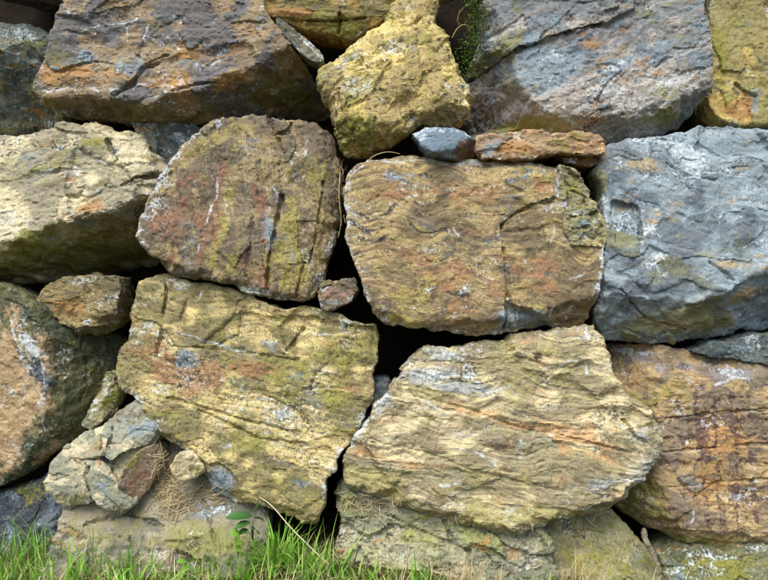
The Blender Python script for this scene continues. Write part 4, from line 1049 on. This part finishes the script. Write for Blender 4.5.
def bits(name, items, mat, rad=0.0011):
    """short bent stalks lying on the stone: items = (px, py, angle in the face, length, shade)"""
    P, Q, sh = [], [], []
    for px, py, ang, L, shade in items:
        loc, nor = hit(px, py)
        nor = nor if nor.y < 0 else -nor
        t1 = Vector((math.cos(ang), 0, math.sin(ang)))
        t1 = (t1 - nor * t1.dot(nor)).normalized(); t2 = nor.cross(t1)
        cur = random.uniform(-0.25, 0.25); base = len(P)
        for k in range(4):
            f = k / 3 - 0.5
            c = loc + nor * (0.003 + random.uniform(0, 0.010)) + t1 * (f * L) + t2 * (cur * L * (f * f))
            r = rad * (1.2 - 0.4 * abs(f))
            for m in range(4):
                an = m * math.pi / 2
                P.append(tuple(c + t2 * (math.cos(an) * r) + nor * (math.sin(an) * r))); sh.append(shade)
        for k in range(3):
            for m in range(4):
                i, j = base + 4 * k + m, base + 4 * k + (m + 1) % 4
                Q.append((i, j, j + 4, i + 4))
    return link(name, quad_mesh(name, np.array(P), np.array(Q), {'shade': np.array(sh)}), mat)


it = []
for _ in range(230):
    f = random.random()
    it.append((160 + f * 14 + random.gauss(0, 5 + 4 * f), 450 + f * 64 + random.gauss(0, 6), random.uniform(0, 3.14), random.uniform(0.02, 0.08), random.uniform(0.1, 1)))
for _ in range(70):
    it.append((random.uniform(180, 225), random.uniform(484, 512), random.uniform(-0.3, 1.2), random.uniform(0.02, 0.07), random.uniform(0.2, 1)))
for _ in range(30):
    it.append((random.uniform(112, 145), random.uniform(408, 424), random.uniform(0, 3.14), random.uniform(0.01, 0.04), random.uniform(0.0, 0.7)))
tag(bits('straw_litter', it, STRAW), 'dry straw and stalk litter fallen on the dusty low boulder, lower left', 'straw', kind='stuff')
it = []
for _ in range(80):
    it.append((random.gauss(372, 16), random.gauss(506, 8), random.uniform(0, 3.14), random.uniform(0.02, 0.07), random.uniform(0.2, 1)))
for _ in range(70):
    it.append((random.uniform(345, 640), random.uniform(515, 570), random.uniform(0.3, 2.8), random.uniform(0.02, 0.07), random.uniform(0.1, 1)))
tag(bits('straw_litter', it, STRAW), 'dry straw litter fallen under the layered yellow boulder, bottom centre', 'straw', kind='stuff')


# ------------------------------------------------------------------ single stalks, roots, stick
def tube(name, pts, rad, mat, shade=0.5, taper=0.5, sides=6):
    P, Q, sh = [], [], []
    n = len(pts)
    for k, p in enumerate(pts):
        p = Vector(p)
        d = (Vector(pts[min(k + 1, n - 1)]) - Vector(pts[max(k - 1, 0)])).normalized()
        a = d.orthogonal().normalized() if k == 0 else (a - d * a.dot(d)).normalized()
        b = d.cross(a)
        r = rad * (1 - taper * k / (n - 1))
        for m in range(sides):
            an = 2 * math.pi * m / sides
            P.append(tuple(p + a * (math.cos(an) * r) + b * (math.sin(an) * r))); sh.append(shade)
    for k in range(n - 1):
        for m in range(sides):
            i, j = k * sides + m, k * sides + (m + 1) % sides
            Q.append((i, j, j + sides, i + sides))
    P += [tuple(pts[0]), tuple(pts[-1])]; sh += [shade, shade]
    c0, c1 = len(P) - 2, len(P) - 1
    for m in range(0, sides, 2):
        Q.append((c0, (m + 2) % sides, m + 1, m))
        e = (n - 1) * sides
        Q.append((c1, e + m, e + m + 1, e + (m + 2) % sides))
    o = link(name, quad_mesh(name, np.array(P), np.array(Q), {'shade': np.array(sh)}), mat)
    return o


def curve3(keys, n=14, wob=0.0):
    """smooth path through (px, py, y) keys"""
    K = [Vector((wx(a, y), y, wz(b, y))) for a, b, y in keys]
    out = []
    for k in range(len(K) - 1):
        p0, p1, p2, p3 = K[max(k - 1, 0)], K[k], K[k + 1], K[min(k + 2, len(K) - 1)]
        for q in range(n):
            t = q / n
            v = 0.5 * ((2 * p1) + (p2 - p0) * t + (2 * p0 - 5 * p1 + 4 * p2 - p3) * t * t + (3 * p1 - p0 - 3 * p2 + p3) * t ** 3)
            out.append(v + Vector((random.gauss(0, wob), random.gauss(0, wob), random.gauss(0, wob))))
    return out + [K[-1]]


BARK = soil_material('weathered_bark', (150, 138, 110), (204, 194, 166), 30.0)
tag(tube('stick', curve3([(643, 530, -0.12), (646, 540, -0.14), (652, 552, -0.16), (659, 566, -0.19)], 7, 0.0016), 0.0125, BARK, 0.75, 0.35, 10),
    'pale weathered stick leaning beside the sloping olive stone, bottom right', 'stick')
tag(tube('root', curve3([(452, 38, 0.10), (458, 28, 0.09), (466, 25, 0.10), (471, 33, 0.12)], 8), 0.003, STRAW, 0.35), 'thin curling root in the mossy gap, arching towards the yellow boulder', 'root')
tag(tube('root', curve3([(466, 5, 0.16), (459, 14, 0.15), (458, 22, 0.14), (464, 25, 0.15), (466, 18, 0.16)], 8), 0.002, STRAW, 0.15), 'thin dark looped root hanging high in the mossy gap', 'root')
tag(tube('dry_stalk', curve3([(369, 160, -0.09), (376, 155, -0.10), (388, 152, -0.09), (400, 154, -0.07)], 6), 0.0022, STRAW, 0.6), 'thin dry stalk arched over the top edge of the flat faced boulder', 'stalk')
tag(tube('dry_stalk', curve3([(340, 172, -0.02), (339, 196, -0.04), (341, 218, -0.03), (339, 236, -0.02)], 6), 0.002, STRAW, 0.6), 'thin dry stalk hanging in the gap between the two middle boulders', 'stalk')
tag(tube('root', curve3([(157, 430, 0.0), (161, 446, -0.12), (163, 456, -0.15), (165, 470, -0.17)], 6), 0.003, STRAW, 0.1), 'thin brown root beside the small tan pebble', 'root')
tag(tube('grass_stalk', curve3([(330, 566, -0.30), (295, 532, -0.30), (272, 506, -0.27), (259, 497, -0.22)], 6), 0.0028, STRAW, 0.95), 'long pale grass stalk slanting in front of the yellow ochre boulder', 'stalk')

it = []
for _ in range(60):
    it.append((random.gauss(340, 3), random.uniform(160, 238), random.uniform(0.8, 2.3), random.uniform(0.01, 0.04), random.uniform(0.1, 0.8)))
tag(bits('straw_litter', it, STRAW, 0.0012), 'wisps of dry straw caught between the two middle boulders', 'straw', kind='stuff')

# moss on the earth in the top gap
MOSS = leaf_material('moss_green', [(30, 44, 12), (58, 84, 22), (96, 128, 34)], 0.2)
P, Q, sh = [], [], []
for _ in range(1500):
    py = random.uniform(-10, 78); px = random.gauss(475 - max(0, py - 30) * 0.12, 6.5)
    y = 0.13 + random.gauss(0, 0.02)
    c = Vector((wx(px, y), y, wz(py, y))); s = random.uniform(0.003, 0.008); b = len(P)
    u = Vector((random.gauss(0, 1), random.gauss(0, 1), random.gauss(0, 1))).normalized(); v = u.orthogonal().normalized()
    P += [tuple(c - u * s), tuple(c - v * s * 0.5), tuple(c + u * s), tuple(c + v * s * 0.5)]; Q.append((b, b + 1, b + 2, b + 3)); sh += [random.random()] * 4
moss_o = link('moss', quad_mesh('moss', np.array(P), np.array(Q), {'shade': np.array(sh)}), MOSS)
tag(moss_o, 'green moss lining the dark gap left of the pinkish brown boulder', 'moss', kind='stuff')
P, Q = [], []


# ------------------------------------------------------------------ weeds with leaves of their own
def leaf_mesh(L, w, cup=0.2, fold=0.25):
    P, Q = [], []
    n = 7
    for k in range(n):
        f = k / (n - 1)
        ww = w * math.sin(math.pi * min(1, f * 0.93 + 0.05)) ** 0.8 * 0.5
        z = cup * L * (f - f * f * 1.3)
        P += [(f * L, -ww, z + fold * ww), (f * L, 0, z), (f * L, ww, z + fold * ww)]
    for k in range(n - 1):
        for c in (0, 1):
            i = 3 * k + c
            Q.append((i, i + 3, i + 4, i + 1))
    return np.array(P), np.array(Q)


WEED = leaf_material('weed_leaf', [(34, 66, 30), (62, 112, 42), (116, 156, 52)], 0.35, 0.45)


def weed(label, base, leaves, shade):
    by = base[2]
    root = Vector((wx(base[0], by), by, wz(base[1], by)))
    e = bpy.data.objects.new('leafy_weed', None); COL.objects.link(e); e.location = root; e.empty_display_size = 0.03
    tag(e, label, 'weed')
    for (px, py, y, ang, elev, L, w) in leaves:
        p = Vector((wx(px, y), y, wz(py, y))) - root
        mid = p * 0.5 + Vector((0, -0.01, 0.01))
        st = tube('stem', [Vector((0, 0, 0)), mid, p], 0.0016, WEED, shade * 0.6); st.parent = e
        lp, lq = leaf_mesh(L, w)
        lf = link('leaf', quad_mesh('leaf', lp, lq, {'shade': np.clip(shade + np.tile([0, 0.16, 0], len(lp) // 3) + np.repeat(np.linspace(-0.15, 0.12, len(lp) // 3), 3), 0, 1)}), WEED, e, p)
        lf.rotation_euler = (random.uniform(-0.9, -0.4), -elev, ang)
    return e


weed('dark green broad leaved weed in the grass below the yellow ochre boulder', (253, 540, -0.30),
     [(252, 516, -0.31, math.pi + 0.25, 0.05, 0.095, 0.042), (254, 518, -0.31, -0.3, -0.15, 0.05, 0.032), (250, 522, -0.32, math.pi + 0.5, -0.2, 0.06, 0.03), (255, 512, -0.30, 1.0, 0.9, 0.05, 0.022), (252, 528, -0.33, -0.9, -0.1, 0.055, 0.03), (248, 530, -0.33, math.pi - 0.3, -0.4, 0.05, 0.026)], 0.22)
weed('small bright lime green clover weed left of the broad leaved weed', (238, 556, -0.33),
     [(239, 534, -0.34, math.pi + 0.3, 0.3, 0.036, 0.034), (240, 535, -0.34, 0.2, 0.2, 0.034, 0.034), (238, 538, -0.35, math.pi * 1.5, -0.3, 0.036, 0.034), (240, 546, -0.35, math.pi * 1.4, -0.2, 0.03, 0.028)], 0.95)
weed('little round leaved weed in the grass at the lower left', (186, 572, -0.34),
     [(186, 562, -0.36, math.pi + 0.4, 0.2, 0.034, 0.03), (188, 562, -0.36, 0.2, 0.2, 0.036, 0.03), (187, 566, -0.37, 4.6, -0.1, 0.034, 0.03)], 0.85)
